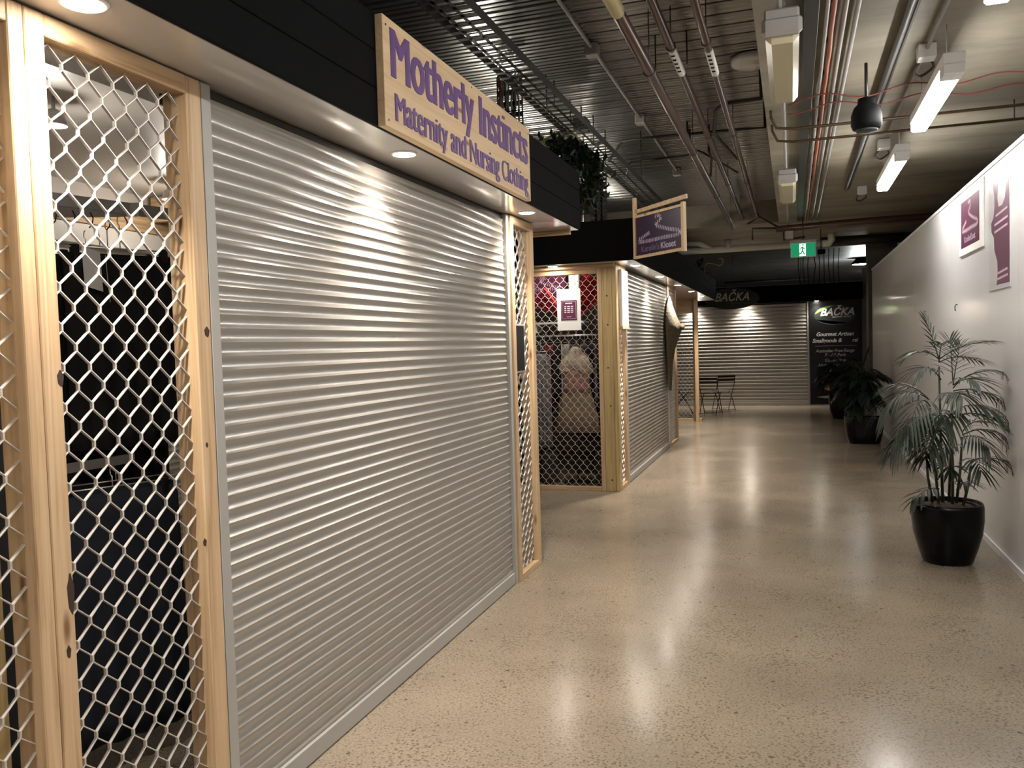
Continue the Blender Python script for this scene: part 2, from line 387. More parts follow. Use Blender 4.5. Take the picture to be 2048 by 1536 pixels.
# ================================================================== FIRST STALL
FX = -1.487
can1 = facing(M_fascia, -3.5, 6.08, FX, 'charcoal boarded canopy of the nearest stall, carrying the pale plywood sign')
mb = MB()
for i in range(3): mb.bev(-4.5, FX, 6.062, 6.08, 2.405+i*.1417+.0015, 2.405+(i+1)*.1417-.0015, .003)
build('end_fascia', mb, M_fascia, can1)
build('end_soffit', MB().box(-4.5, -2.031, 5.62, 6.06, 2.405, 2.417), M_soffit, can1)
build('end_batten', MB().bev(-4.4, -1.56, 6.03, 6.062, 2.372, 2.404), wood('x'), can1)
screen('nearest mesh screen, cut off by the left edge of the photo', 'y', .55, 1.545, -1.73, 1)
s2_ = screen('tall mesh screen between the bright post and the large shutter, black clothes behind it', 'y', 1.547, 2.172, -1.73, 1, postl=.057, postr=.066)
M_knot = mat('knot_brown', (.035, .016, .009), .7, var=.4, scale=60)
for px_, py_, ry, rz_ in ((142, 1188, .011, .050), (138, 1304, .007, .016), (121, 757, .010, .020), (414, 664, .012, .016), (414, 890, .006, .008), (410, 1085, .008, .012)):
    q = at(px_, py_, 0, -1.7298); n_ = 14
    build('knot', MB().prism([(ry*math.cos(2*PI*i/n_)*(1+.15*math.sin(i*2.3)), rz_*math.sin(2*PI*i/n_)*(1+.12*math.cos(i*1.7))) for i in range(n_)], (-1.7302, q.y, q.z), (0, 1, 0), (0, 0, 1), .0004), M_knot, s2_)
# extra studs behind the joint of the two screens
st = thing('timber_studs', 'pair of rough pine studs behind the leftmost mesh', 'stud', (-1.86, 1.42, 0))
for yy in (1.36, 1.455): build('stud', MB().bev(-1.93, -1.84, yy, yy+.042, 0, 2.45), wood('z', 'treated'), st)
shutter('large closed grey roller shutter under the plywood sign, nearest the camera', 'y', 2.175, 5.11, -1.73, 1)
screen('narrow mesh screen at the far end of the large shutter, with the small dark plate', 'y', 5.118, 5.60, -1.715, 1, postl=.05, postr=.07)
# small mirror plate fixed on the narrow screen
t = thing('wall_plate', 'small dark glossy plate with a pale rim on the narrow mesh screen', 'plate', (-1.742, 5.30, 1.40))
build('rim', MB().bev(-1.745, -1.735, 5.185, 5.40, 1.375, 1.70, .002), M_alu, t)
build('plate', MB().box(-1.7352, -1.7335, 5.197, 5.388, 1.387, 1.688), mat('dark_mirror', (.05, .05, .055), .12, metal=.7), t)
DL = 'downlights under the stall canopies'
for y_, l_ in ((-1.79, 'downlight behind the camera under the nearest canopy, second from the mesh'), (-.09, 'downlight just behind the camera under the nearest canopy')):
    downlight(-1.60, y_, 2.405, l_, DL)
downlight(-1.60, 1.60, 2.405, 'glowing downlight at the top left corner beside the first bright post', DL)
downlight(-1.595, 3.325, 2.405, 'glowing downlight under the left end of the plywood sign', DL)
downlight(-1.60, 5.10, 2.405, 'glowing downlight above the narrow mesh screen with the dark plate', DL)

# plywood sign
sg = thing('shop_sign', 'pale plywood sign with purple lettering on the charcoal canopy', 'sign', (FX, 3.8, 2.40))
build('board', MB().bev(FX+.001, FX+.034, 2.878, 4.722, 2.403, 2.823, .002), wood('y', 'ply'), sg)
sxp = FX+.0345
def tall(u):  # tall condensed letterforms: high x-height, short ascenders
    return u*.8 if u < 0 else (u*1.12 if u <= .74 else .829+(u-.74)*.55)
def fit(name, s, h, y0, y1, z, m, parent, bold, xp, res=4, fat=.0):
    o = text(name, s, .25, m, (xp, y0, z), (0, 1, 0), (0, 0, 1), parent, 1, bold=bold, ext=.004, res=res)
    ys_ = [v.co.y for v in o.data.vertices]; a, b = min(ys_), max(ys_); off = base_of(parent); k = (y1-y0)/(b-a)
    first = [v.co.z for v in o.data.vertices if v.co.y < a+(b-a)*.045]; kz = h/(max(first)-min(first)); zb = min(first)
    for v in o.data.vertices: v.co.y = (v.co.y-a)*k+y0-off.y; v.co.z = tall((v.co.z-zb)*kz/h)*h+z-off.z
    if fat:
        me = o.data; vs = [tuple(v.co) for v in me.vertices]; fs = [tuple(p.vertices) for p in me.polygons]; mb = MB()
        for i, s_ in enumerate((-1, -.5, 0, .5, 1)): mb.add([(x+.0002*i, y+s_*fat, zz) for x, y, zz in vs], fs)
        m2 = bpy.data.meshes.new(name); m2.from_pydata(mb.v, [], mb.f); m2.materials.append(m); o.data = m2
    return o
fit('lettering', 'Motherly Instincts', .190, 2.945, 4.67, 2.605, M_purple, sg, 0, sxp, fat=.0095)
fit('lettering', 'Maternity and Nursing Clothing', .107, 2.965, 4.67, 2.442, M_purple, sg, 0, sxp, fat=.0042)
for y_, z_ in ((2.905, 2.79), (2.905, 2.43), (3.80, 2.805), (4.70, 2.79), (4.70, 2.43)): build('screw', MB().lathe([(.005, sxp-.001), (.004, sxp+.001)], (0, y_, z_), 10, axis='x'), M_dark, sg)


# ---- interior of the first stall
int1 = thing('stall_partition', 'white lined partition box inside the nearest stall', 'partition', (-3, 2, 0))
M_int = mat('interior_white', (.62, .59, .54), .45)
build('lining', MB().box(-4.45, -2.0, 5.56, 5.60, 0, 2.72), M_int, int1)
build('side_lining', MB().box(-4.5, -2.0, -.6, -.56, 0, 2.72), M_int, int1)
build('back_lining', MB().box(-4.5, -4.46, -.6, 5.6, 0, 2.72), M_int, int1)
build('ceiling_lining', MB().box(-4.5, -1.80, -.6, 5.6, 2.72, 2.74), M_int, int1)
build('head_beam', MB().bev(-4.45, -4.38, -.5, 5.5, 2.44, 2.60), wood('y'), int1)
build('cross_beam', MB().bev(-4.38, -1.86, 4.9, 4.945, 2.52, 2.70), wood('x'), int1)
put = lambda u, w_, z: (-4.43+w_, u, z)
t = thing('roller_shutter', 'pale roller shutter at the back inside the nearest stall', 'shutter', (-4.43, 3, 0), 'closed roller shutters')
build('curtain', slat_face(.2, 5.3, .02, 2.30, .009, .0455, put), mat('shutter_white', (.55, .53, .48), .4), t)
build('head_box', MB().bev(-4.46, -4.36, .2, 5.3, 2.30, 2.43), M_int, t)
for (x_, y_, z_, lb) in ((-3.1, 2.9, 2.62, 'spotlight glowing on the stall ceiling behind the upper left mesh'), (-3.9, 4.55, 2.62, 'spotlight glowing deeper in the nearest stall by the back beam')):
    t = thing('spotlight', lb, 'spotlight', (x_, y_, z_), 'spotlights inside the nearest stall')
    build('stem', MB().tube([(x_, y_, z_+.03), (x_, y_, 2.72)], .008), M_white, t)
    build('shade', MB().lathe([(.02, z_+.04), (.045, z_+.02), (.055, z_-.03), (.05, z_-.03), (.04, z_+.015), (.015, z_+.03)], (x_, y_, 0), 20), M_white, t)
    build('bulb', MB().lathe([(.001, z_-.02), (.03, z_-.018), (.04, z_-.005), (.02, z_+.02)], (x_, y_, 0), 16), mat('bulb_glow', (1, 1, 1), .5, emit=WARM, es=14), t)
    ld = bpy.data.lights.new('spot_lamp', 'POINT'); ld.energy = 3.5; ld.color = WARM; ld.shadow_soft_size = .04
    lo = bpy.data.objects.new('spot_lamp', ld); lo.location = (0, 0, -.06); link(lo, t)

def garment(name, label, cat, p0, d, wid, z0, z1, m, thick=.05, folds=5, flare=1.0, group=None, hanger=True, rail_z=None, tagp=False, clips=True):
    """skirt or trousers hanging from a clip hanger; p0 = left top corner, d = unit direction"""
    d = Vector((d[0], d[1], 0)).normalized(); nrm = Vector((-d.y, d.x, 0)); c = Vector((p0[0], p0[1], 0))+d*wid/2
    t = thing(name, label, cat, (c.x, c.y, z0), group)
    nu, nz = 28, 12; vs = []
    ph = random.random()*6
    for side in (1, -1):
        for j in range(nz+1):
            v = j/nz; z = z1-(z1-z0)*v; ww = wid*(1+(flare-1)*v)
            for i in range(nu+1):
                u = i/nu; e = math.sin(PI*u)**.4
                off = side*thick*(.25+.75*v**.5)*e*.5+math.sin(u*folds*2*PI+ph)*.012*v
                vs.append(c+d*(u-.5)*ww+nrm*off+Vector((0, 0, z)))
    n1 = (nu+1)*(nz+1); fs = []
    for s_ in (0, 1):
        for j in range(nz):
            for i in range(nu):
                a = s_*n1+j*(nu+1)+i; q = (a, a+1, a+nu+2, a+nu+1); fs.append(q if s_ else q[::-1])
    for i in range(nu): fs += [(i, i+1, n1+i+1, n1+i), (nz*(nu+1)+i, n1+nz*(nu+1)+i, n1+nz*(nu+1)+i+1, nz*(nu+1)+i+1)]
    build('cloth', MB().add(vs, fs, True), m, t)
    if hanger:
        top = rail_z or z1+.12
        hb = MB().tube([c-d*wid*.48+Vector((0, 0, z1+.022)), c+d*wid*.48+Vector((0, 0, z1+.022))], .003, 8)
        hk = [c+Vector((0, 0, z1+.022)), c+Vector((0, 0, top-.02))]+[c+nrm*(.018*math.sin(a))+Vector((0, 0, top-.002+.0*a+.018*(1-math.cos(a))-.018)) for a in (.6, 1.3, 2.0, 2.7, 3.4)]
        hb.tube(hk, .0022, 6); build('hanger', hb, M_alu, t)
        for s_ in (-.4, .4):
            q = c+d*wid*s_
            build('clip', MB().box(q.x-.012, q.x+.012, q.y-.012, q.y+.012, z1-.022, z1+.03), mat('clip_black', (.004, .004, .004), .5), t)
    if tagp:
        q = c-d*wid*.28-nrm*(thick*.7+.01)
        build('price_tag', MB().prism([(-.035, -.13), (.03, -.15), (.025, .0), (-.04, .02)], (q.x, q.y, z1+.0), d, (0, 0, 1), .0015), M_paper, t)
        q2 = q+d*.045
        build('string', MB().tube([(q2.x, q2.y, z1-.01), (q2.x+.005, q2.y, z1-.10), (q2.x+.012, q2.y, z1-.19)], .0012, 6), M_white, t)
    return t
gd = (.44, .9)
garment('hanging_skirt', 'wide black skirt with a white paper tag, front of the upper row', 'skirt', (-2.59, 2.43), gd, .42, 1.20, 1.955, M_blackcloth, group='black clothes on the upper rail', rail_z=2.09, tagp=True)
blk = [('black skirt directly behind the tagged one on the upper rail', -2.72, 2.50, .42, .80), ('second black skirt behind the tagged one, partly hidden', -2.86, 2.58, .45, .75),
       ('third black garment back along the upper rail', -3.0, 2.65, .44, .70)]
for l_, x_, y_, w_, z_ in blk: garment('hanging_skirt', l_, 'skirt', (x_, y_), gd, w_, z_, 1.95, M_blackcloth, group='black clothes on the upper rail', rail_z=2.09)
for i, (l_, x_, y_) in enumerate((('navy trousers nearest the mesh on the lower rail', -2.52, 2.22), ('dark trousers in the middle of the lower rail', -2.62, 2.34), ('navy trousers at the back of the lower rail', -2.78, 2.4))):
    garment('hanging_trousers', l_, 'trousers', (x_, y_), gd, .48, .12, 1.05, M_navycloth, group='dark trousers on the lower rail', rail_z=1.13, flare=1.1)
garment('hanging_coat', 'long black garment hanging at the left behind the first mesh', 'coat', (-2.55, 1.55), (.2, 1), .62, .1, 2.0, M_blackcloth, rail_z=2.09)
garment('hanging_coat', 'black garment hanging low between the post and the mesh edge', 'coat', (-2.45, 2.86), (.15, 1), .42, .08, 1.30, M_blackcloth, rail_z=1.45)
garment('hanging_blouse', 'dark red patterned blouse glimpsed beside the black skirt', 'blouse', (-2.9, 3.62), (.9, .5), .3, 1.30, 1.66, mat('red_print', (.22, .01, .02), .7, var=.5, scale=30), rail_z=1.8)
# garment rack
t = thing('garment_rack', 'galvanised garment rack with a slotted upper beam inside the nearest stall', 'clothes rack', (-2.6, 2.3, 0))
build('upper_rail', MB().prism([(0, 0), (1.25, 0), (1.25, .05), (0, .05)], (-2.40, 2.62, 2.10), (-1, -.44, 0), (0, 0, 1), .02).prism([(0, 0), (1.0, 0), (1.0, .045), (0, .045)], (-2.58, 2.1, 2.105), (.25, .97, 0), (0, 0, 1), .02), mat('rack_zinc', (.48, .48, .47), .4, metal=.4), t)
build('lower_rail', MB().prism([(0, 0), (1.2, 0), (1.2, .034), (0, .034)], (-2.60, 1.44, 1.135), (.08, .99, 0), (0, 0, 1), .02), mat('rail_steel', (.45, .43, .41), .4, metal=.7), t)
build('upright', MB().box(-2.64, -2.60, 1.42, 1.46, 0, 2.15), MATS['rack_zinc'], t); build('upright', MB().box(-2.30, -2.26, 3.10, 3.14, 0, 2.15), MATS['rack_zinc'], t)
# spare hooks on the upper rail
mb = MB()
for i in range(7):
    a = Vector((-2.55+i*.018, 2.2+i*.065, 2.095)); build('hook', MB().tube([a, a+Vector((.012, 0, -.02)), a+Vector((.006, 0, -.045)), a+Vector((-.008, 0, -.055))], .0025, 6), M_dark, t)

# ================================================================== SECOND STALL
S2 = 8.53
can2 = facing(M_black, 8.30, 17.55, FX, 'long black canopy of the second stall running back along the aisle', z0=2.38, z1=2.795)
build('side_fascia', MB().bev(-5.5, FX, 8.282, 8.30, 2.382, 2.795), M_black, can2)
build('side_soffit', MB().box(-5.5, -2.031, 8.30, 8.56, 2.381, 2.393), M_soffit, can2)
build('side_batten', MB().bev(-5.4, -1.74, 8.49, 8.529, 2.345, 2.380), wood('x'), can2)
screen('tall mesh screen facing the camera, with the white notice tied to it', 'x', -3.05, -1.885, S2, -1, z1=2.345)
cp = thing('corner_post', 'heavy knotty pine corner post of the second stall', 'post', (-1.80, S2, 0))
build('post', MB().bev(-1.883, -1.775, S2, S2+.09, .0, 2.38, .004), wood('z', 'treated'), cp)
build('facing_strip', MB().bev(-1.773, -1.729, S2, S2+.09, .0, 2.38), wood('z', 'treated'), cp)
for z_ in (2.05, 1.75, 1.3, .9, .12): build('bolt', MB().lathe([(.009, S2-.002), (.009, S2+.001)], (-1.825+.01*math.sin(z_*9), 0, z_), 10, axis='y'), M_dark, cp)
screen('very narrow mesh strip between the corner post and the second shutter', 'y', 8.622, 9.04, -1.73, 1, z1=2.38, postl=.03, postr=.07)
t = thing('display_case', 'slim white frosted case mounted above the very narrow mesh strip', 'display case', (-1.72, 8.84, 1.70))
build('case', MB().bev(-1.729, -1.695, 8.67, 9.01, 1.735, 2.33, .004), M_white, t)
build('ledge', MB().bev(-1.729, -1.69, 8.66, 9.02, 1.70, 1.733, .003), wood('y'), t)
shutter('closed grey roller shutter of the second stall beyond the corner post', 'y', 9.045, 12.33, -1.73, 1, z1=2.378)
screen('mesh screen at the far end of the second stall, brown hessian hung on it', 'y', 12.34, 13.21, -1.73, 1, z1=2.38, postl=.06, postr=.06)
downlight(-2.37, 8.41, 2.38, 'small downlight over the mesh screen that faces the camera', DL, watts=10)
for y_, l_ in ((8.87, 'downlight at the corner beneath the purple board'), (10.57, 'downlight over the middle of the second shutter'), (12.3, 'downlight over the hessian cloth'),
               (14.0, 'downlight over the open bay past the second stall'), (15.6, 'farthest downlight of the black canopy')):
    downlight(-1.58, y_, 2.38, l_, DL, watts=88)
build('bay_soffit', MB().box(-3.4, -2.031, 13.25, 16.6, 2.381, 2.393), M_soffit, can2)
# hessian
t = thing('hessian_cloth', 'ragged brown hessian cloth bulging from the far mesh screen', 'cloth', (-1.70, 12.8, 1.2))
mb = MB(); prof = [(2.22, 12.72, 12.80, .01), (2.10, 12.55, 12.95, .04), (1.95, 12.42, 13.12, .09), (1.80, 12.38, 13.22, .15), (1.74, 12.38, 13.22, .17), (1.62, 12.40, 13.15, .12), (1.45, 12.42, 13.0, .07), (1.25, 12.48, 12.86, .04), (1.0, 12.55, 12.82, .025), (.85, 12.62, 12.78, .012)]
nu = 14; vs = []
for z_, a, b, dp in prof:
    for i in range(nu+1):
        u = i/nu; vs.append((-1.716+dp*math.sin(PI*u)**.8+.006*math.sin(u*22+z_*9), a+(b-a)*u-.42, z_+.01*math.sin(u*17)))
n1 = len(vs)
for z_, a, b, dp in prof:
    for i in range(nu+1): u = i/nu; vs.append((-1.722, a+(b-a)*u-.42, z_+.01*math.sin(u*17)))
fs = []
for j in range(len(prof)-1):
    for i in range(nu): a = j*(nu+1)+i; fs += [(a, a+nu+1, a+nu+2, a+1), (n1+a, n1+a+1, n1+a+nu+2, n1+a+nu+1)]
    for a, q in ((j*(nu+1), 1), (j*(nu+1)+nu, -1)): fs.append((a, n1+a, n1+a+nu+1, a+nu+1)[::q])
build('cloth', mb.add(vs, fs, True), mat('hessian', (.085, .063, .036), .9, var=.35, scale=30, bump=1), t)
build('knot', MB().lathe([(.003, 0), (.03, .02), (.035, .05), (.02, .08), (.004, .09)], (-1.57, 12.70, 1.74), 12), mat('hessian_knot', (.14, .10, .05), .9, var=.3, scale=40), t)

# framed purple board standing out from the corner
ks = thing('projecting_sign', 'framed dark purple board with a leafy twig emblem at the corner of the second stall', 'sign', (-1.47, 8.27, 2.37))
o_ = Vector((-1.472, 8.276, 2.384)); ux = Vector((.7071, -.7071, 0)); uz = Vector((0, 0, 1)); SW, SH = .80, .42
build('panel', MB().prism([(.03, .02), (SW-.03, .02), (SW-.03, SH-.02), (.03, SH-.02)], o_, ux, uz, .010), M_plum_dk, ks)
fo = o_-ux.cross(uz)*.004
def bar(a, b, c, d, h=.03): return MB().prism([(a, c), (b, c), (b, d), (a, d)], fo, ux, uz, h)
build('frame', bar(0, .032, -.0, .60), wood('z'), ks); build('frame', bar(SW-.035, SW, -.01, SH+.015, .034), wood('z'), ks)
build('frame', bar(.032, SW-.035, 0, .025), wood('x'), ks); build('frame', bar(.032, SW-.035, SH-.025, SH), wood('x'), ks)
build('top_batten', MB().prism([(-.0, SH+.03), (SW, SH+.045), (SW, SH+.085), (-.0, SH+.065)], fo-ux.cross(uz)*.02, ux, uz, .02), wood('x'), ks)
def logo_pts():
    def n(x, y):
        u = (x-600)/930; tp = 450-u*210; bt = 1220-u*140; return (u, 1-(y-tp)/(bt-tp))
    a = [n(*p) for p in ((1060, 380), (1105, 430), (1110, 490), (1040, 540), (1005, 600), (1110, 640), (1300, 690), (1450, 715), (1500, 760), (1400, 810), (1140, 850), (900, 900), (650, 935))]
    b = [n(*p) for p in ((650, 890), (760, 820), (880, 745))]; c = [n(*p) for p in ((980, 440), (1060, 400))]
    return a, b, c
def twig(o, ux, uy, W, H, h, s=1.0, thick=.006):
    mb = MB()
    for path in logo_pts():
        for (u0_, v0_), (u1_, v1_) in zip(path, path[1:]):
            x0, y0, x1, y1 = u0_*W, v0_*H, u1_*W, v1_*H; L_ = math.hypot(x1-x0, y1-y0); dx, dy = (x1-x0)/L_, (y1-y0)/L_
            q = thick*.18
            mb.prism([(x0-dy*q, y0+dx*q), (x0+dy*q, y0-dx*q), (x1+dy*q, y1-dx*q), (x1-dy*q, y1+dx*q)], o, ux, uy, h)
            k = max(2, int(L_/(.014*s)))
            for i in range(k):
                cx, cy = x0+(x1-x0)*(i+.5)/k, y0+(y1-y0)*(i+.5)/k
                for sd in (1, -1):
                    ax, ay = dx*.5-sd*dy*.85, dy*.5+sd*dx*.85; l = .014*s; wd = .0035*s
                    mb.prism([(cx, cy), (cx+ax*l*.5+ay*wd, cy+ay*l*.5-ax*wd), (cx+ax*l, cy+ay*l), (cx+ax*l*.5-ay*wd, cy+ay*l*.5+ax*wd)], o, ux, uy, h)
    return mb
po = o_+ux.cross(uz)*.010+ux*.03+uz*.02
build('emblem', twig(po, ux, uz, SW-.06, SH-.04, .0015, 1.7), M_logo, ks)
text('lettering', 'Karolin\'s', .085, mat('dim_print', (.16, .12, .19), .5), po+ux*.08+uz*.035, ux, uz, ks, sx=.98)
text('lettering', 'Kloset', .085, M_logo, po+ux*.395+uz*.035, ux, uz, ks, sx=1.05, bold=.001)

# notice on the side mesh
t = thing('notice', 'white A3 notice with a plum hours panel tied to the mesh of the second stall', 'notice', (-2.235, 8.52, 1.70))
build('sheet', MB().bev(-2.363, -2.107, 8.516, 8.522, 1.704, 2.14, .001), M_paper, t)
build('panel', MB().box(-2.322, -2.148, 8.514, 8.5158, 1.81, 2.02), M_plum, t)
mb = MB()
for a in range(2): mb.box(-2.313, -2.157, 8.5125, 8.5138, (1.826, 2.006)[a], (1.828, 2.008)[a]).box((-2.313, -2.159)[a], (-2.311, -2.157)[a], 8.5125, 8.5138, 1.826, 2.008)
mb.box(-2.272, -2.198, 8.5125, 8.5138, 1.985, 1.993)
for r_ in range(4):
    for c0, c1 in ((-2.283, -2.264), (-2.252, -2.222), (-2.212, -2.188)): mb.box(c0, c1, 8.5125, 8.5138, 1.951-r_*.020, 1.959-r_*.020)
mb.box(-2.26, -2.21, 8.5125, 8.5138, 1.845, 1.849)
build('printing', mb, M_paper, t)

# ---- interior of the second stall
int2 = thing('stall_partition', 'dim lined partition at the back of the second stall', 'partition', (-3.5, 11, 0))
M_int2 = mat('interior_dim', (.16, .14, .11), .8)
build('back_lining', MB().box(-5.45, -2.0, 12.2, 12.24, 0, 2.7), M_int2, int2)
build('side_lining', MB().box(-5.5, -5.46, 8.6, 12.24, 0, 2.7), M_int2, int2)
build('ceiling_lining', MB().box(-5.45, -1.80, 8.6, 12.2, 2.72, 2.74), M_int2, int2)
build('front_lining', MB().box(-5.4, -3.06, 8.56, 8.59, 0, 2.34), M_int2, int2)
M_redc = mat('crimson_satin', (.45, .028, .04), .5, var=.3, scale=12)
def fan(name, label, p, d0, d1, L_, n=7, m=M_redc, x_n=(0, -1, 0)):
    mb = MB()
    for i in range(n):
        a0 = d0+(d1-d0)*i/n; a1 = d0+(d1-d0)*(i+.9)/n; am = (a0+a1)/2; y_ = .012*(i % 2)
        P0 = Vector(p); q = lambda a, l, e=0: P0+Vector((math.cos(a)*l, -e-y_, math.sin(a)*l))
        vs = [q(a0, .03), q(am, .03, .03), q(a1, .03), q(a0, L_), q(am, L_*1.02, .06), q(a1, L_)]
        vs2 = [v+Vector((0, .012, 0)) for v in vs]
        mb.add(vs+vs2, [(0, 1, 4, 3), (1, 2, 5, 4), (6, 9, 10, 7), (7, 10, 11, 8), (0, 3, 9, 6), (2, 8, 11, 5), (3, 4, 10, 9), (4, 5, 11, 10), (0, 6, 7, 1), (1, 7, 8, 2)])
    return solo(name, mb, m, label, 'scarf')
fan('draped_scarf', 'bright red pleated scarf slanting up to the right behind the side mesh', (-2.33, 8.80, 1.72), math.radians(40), math.radians(72), .62, 12)
fan('draped_scarf', 'bright red pleated scarf slanting down from the left behind the side mesh', (-2.30, 8.82, 1.80), math.radians(125), math.radians(156), .46, 11)
t = thing('wall_banner', 'plum banner with pale writing high at the left inside the second stall', 'banner', (-2.8, 9.4, 2.05))
build('cloth', MB().bev(-3.05, -2.50, 9.4, 9.41, 1.98, 2.42, .002), M_plum, t)
build('printing', twig(Vector((-3.0, 9.399, 2.12)), Vector((1, 0, 0)), Vector((0, 0, 1)), .45, .25, .0015, 1.6), M_inkpale, t)
solo('cushion_pad', MB().bev(-2.46, -2.34, 9.38, 9.45, 2.12, 2.42, .01), M_paper, 'white fabric strip hanging beside the plum banner', 'cloth')
t = thing('wall_shelf', 'white shelf with a bracket inside the second stall above the hangers', 'shelf', (-2.75, 9.55, 1.95))
build('board', MB().bev(-3.05, -2.30, 9.42, 9.70, 1.80, 1.825, .002), M_white, t); build('bracket', MB().box(-2.9, -2.88, 9.45, 9.68, 1.70, 1.80), M_white, t)
t = thing('garment_rail', 'steel garment rail on legs inside the second stall', 'clothes rack', (-2.7, 9.5, 0))
build('rail', MB().tube([(-3.05, 9.5, 1.66), (-1.95, 9.5, 1.66)], .012), M_alu, t)
for x_ in (-3.04, -1.96): build('leg', MB().tube([(x_, 9.5, 0), (x_, 9.5, 1.66)], .012), M_alu, t)
cols = [((.010, .012, .02), 'black'), ((.30, .28, .26), 'pale grey'), ((.03, .02, .03), 'dark plum'), ((.20, .02, .03), 'red'), ((.008, .008, .01), 'jet black'), ((.42, .38, .33), 'cream'), ((.05, .055, .06), 'charcoal'),
        ((.12, .08, .06), 'brown'), ((.02, .02, .04), 'navy'), ((.16, .13, .12), 'taupe'), ((.05, .02, .05), 'aubergine')]
for i, (c_, nm) in enumerate(cols):
    x_ = -3.02+i*.098
    garment('hanging_blouse', f'{nm} blouse on a gold wire hanger along the rail in the second stall', 'blouse', (x_-.02, 9.32), (.25, 1), .34, .85+.12*math.sin(i*2.1), 1.56, mat('cloth_'+nm.replace(' ', '_'), c_, .85, var=.3, scale=15), thick=.055, group='blouses on the rail of the second stall', rail_z=1.672)
# clothed dress form
t = thing('dress_form', 'dress form in a cream shawl top and brown skirt behind the side mesh', 'mannequin', (-2.30, 9.0, 0))
def oval(prof, cx, cy, k=.62, n=24, wv=0):
    fr = lambda i, z: 1+wv*math.sin(2*PI*i/n*5+z*26)+wv*.6*math.sin(2*PI*i/n*9+z*60)
    vs = [(cx+r*fr(i, z)*math.cos(2*PI*i/n), cy+r*fr(i, z)*k*math.sin(2*PI*i/n), z+wv*.15*math.sin(2*PI*i/n*3)) for r, z in prof for i in range(n)]; m_ = len(prof)
    return MB().add(vs, [(j*n+i, j*n+(i+1) % n, (j+1)*n+(i+1) % n, (j+1)*n+i) for j in range(m_-1) for i in range(n)]+[tuple(range(n))[::-1], tuple((m_-1)*n+i for i in range(n))], True)
build('torso', oval([(.10, .78), (.15, .86), (.155, .95), (.115, 1.10), (.14, 1.25), (.16, 1.33), (.10, 1.42), (.045, 1.45), (.045, 1.52), (.01, 1.53)], -2.30, 9.0), mat('form_beige', (.40, .33, .26), .7), t)
build('shawl', oval([(.19, 1.24), (.175, 1.28), (.18, 1.32), (.155, 1.38), (.10, 1.43), (.07, 1.46), (.06, 1.50)], -2.30, 9.0, .6, 40, .10), mat('cream_knit', (.25, .20, .15), .9, var=.3, scale=25, bump=1), t)
build('top', oval([(.17, 1.02), (.15, 1.10), (.155, 1.22), (.17, 1.27)], -2.30, 9.0, .66), mat('pink_beige_print', (.25, .14, .11), .85, var=.5, scale=35), t)
build('skirt', oval([(.25, .58), (.225, .75), (.19, .92), (.16, 1.02), (.15, 1.04)], -2.30, 9.0, .66, 40, .05), mat('taupe_skirt', (.16, .115, .075), .85, var=.25, scale=12), t)
build('stand', MB().tube([(-2.30, 9.0, .02), (-2.30, 9.0, .80)], .014).lathe([(.17, 0), (.16, .02), (.02, .03)], (-2.30, 9.0, 0), 20), M_dark, t)
garment('hanging_dress', 'long dark plum dress right of the dress form', 'dress', (-2.10, 9.28), (1, .1), .26, .45, 1.62, mat('cloth_deep_plum', (.035, .010, .022), .85, var=.3, scale=10), rail_z=1.75)
garment('hanging_dress', 'long grey patterned dress at the left behind the side mesh', 'dress', (-2.80, 8.95), (1, .1), .22, .40, 1.46, mat('cloth_grey_print', (.10, .09, .09), .85, var=.6, scale=30), rail_z=1.6)
garment('hanging_jacket', 'black jacket hung high at the right behind the side mesh', 'jacket', (-2.12, 9.25), (1, 0), .24, 1.25, 2.05, M_blackcloth, rail_z=2.2)
for i, (x_, h_) in enumerate(((-2.90, .42), (-2.70, .35), (-2.08, .38))):
    solo('storage_bag', MB().bev(x_, x_+.17, 8.85, 9.05, 0, h_, .03), mat('bag_dark', (.02, .014, .014), .8, var=.4, scale=14), ('soft dark bag on the floor at the left end behind the side mesh', 'soft dark bag on the floor just left of the dress form', 'soft dark bag on the floor by the corner post')[i], 'bag', 'bags on the floor of the second stall')
ld = bpy.data.lights.new('interior_fill', 'POINT'); ld.energy = 11; ld.color = WARM; ld.shadow_soft_size = .05  # added fill light, lifts the brightness inside the second stall
t = thing('fill_spot', 'added fill spot brightening the second stall near the side mesh', 'spotlight', (-2.3, 8.8, 2.6))
build('can', MB().lathe([(.03, 2.72), (.035, 2.64), (.03, 2.62)], (-2.3, 8.8, 0), 16), M_white, t)
lo = bpy.data.objects.new('interior_fill', ld); lo.location = (0, 0, -.02); link(lo, t)

# ================================================================== BAY AND THIRD SCREEN
t3 = screen('mesh screen closing the bay before the far shutter, facing the camera', 'x', -2.9, -1.81, 16.5, -1, z1=2.16)
t = thing('header_board', 'broad orange pine header board above the far mesh screen', 'board', (-2.3, 16.5, 2.17))
build('board', MB().bev(-2.9, -1.81, 16.52, 16.55, 2.162, 2.38), wood('x'), t)
t = thing('corner_post', 'thin pine post at the far end of the black canopy', 'post', (-1.76, 16.4, 0))
build('post', MB().bev(-1.80, -1.73, 16.30, 16.37, .0, 2.38), wood('z'), t); build('foot', MB().bev(-1.80, -1.70, 16.375, 16.60, 0, .045), wood('y'), t)
build('back_post', MB().bev(-1.80, -1.76, 16.56, 16.62, .046, 2.38), wood('z'), t)

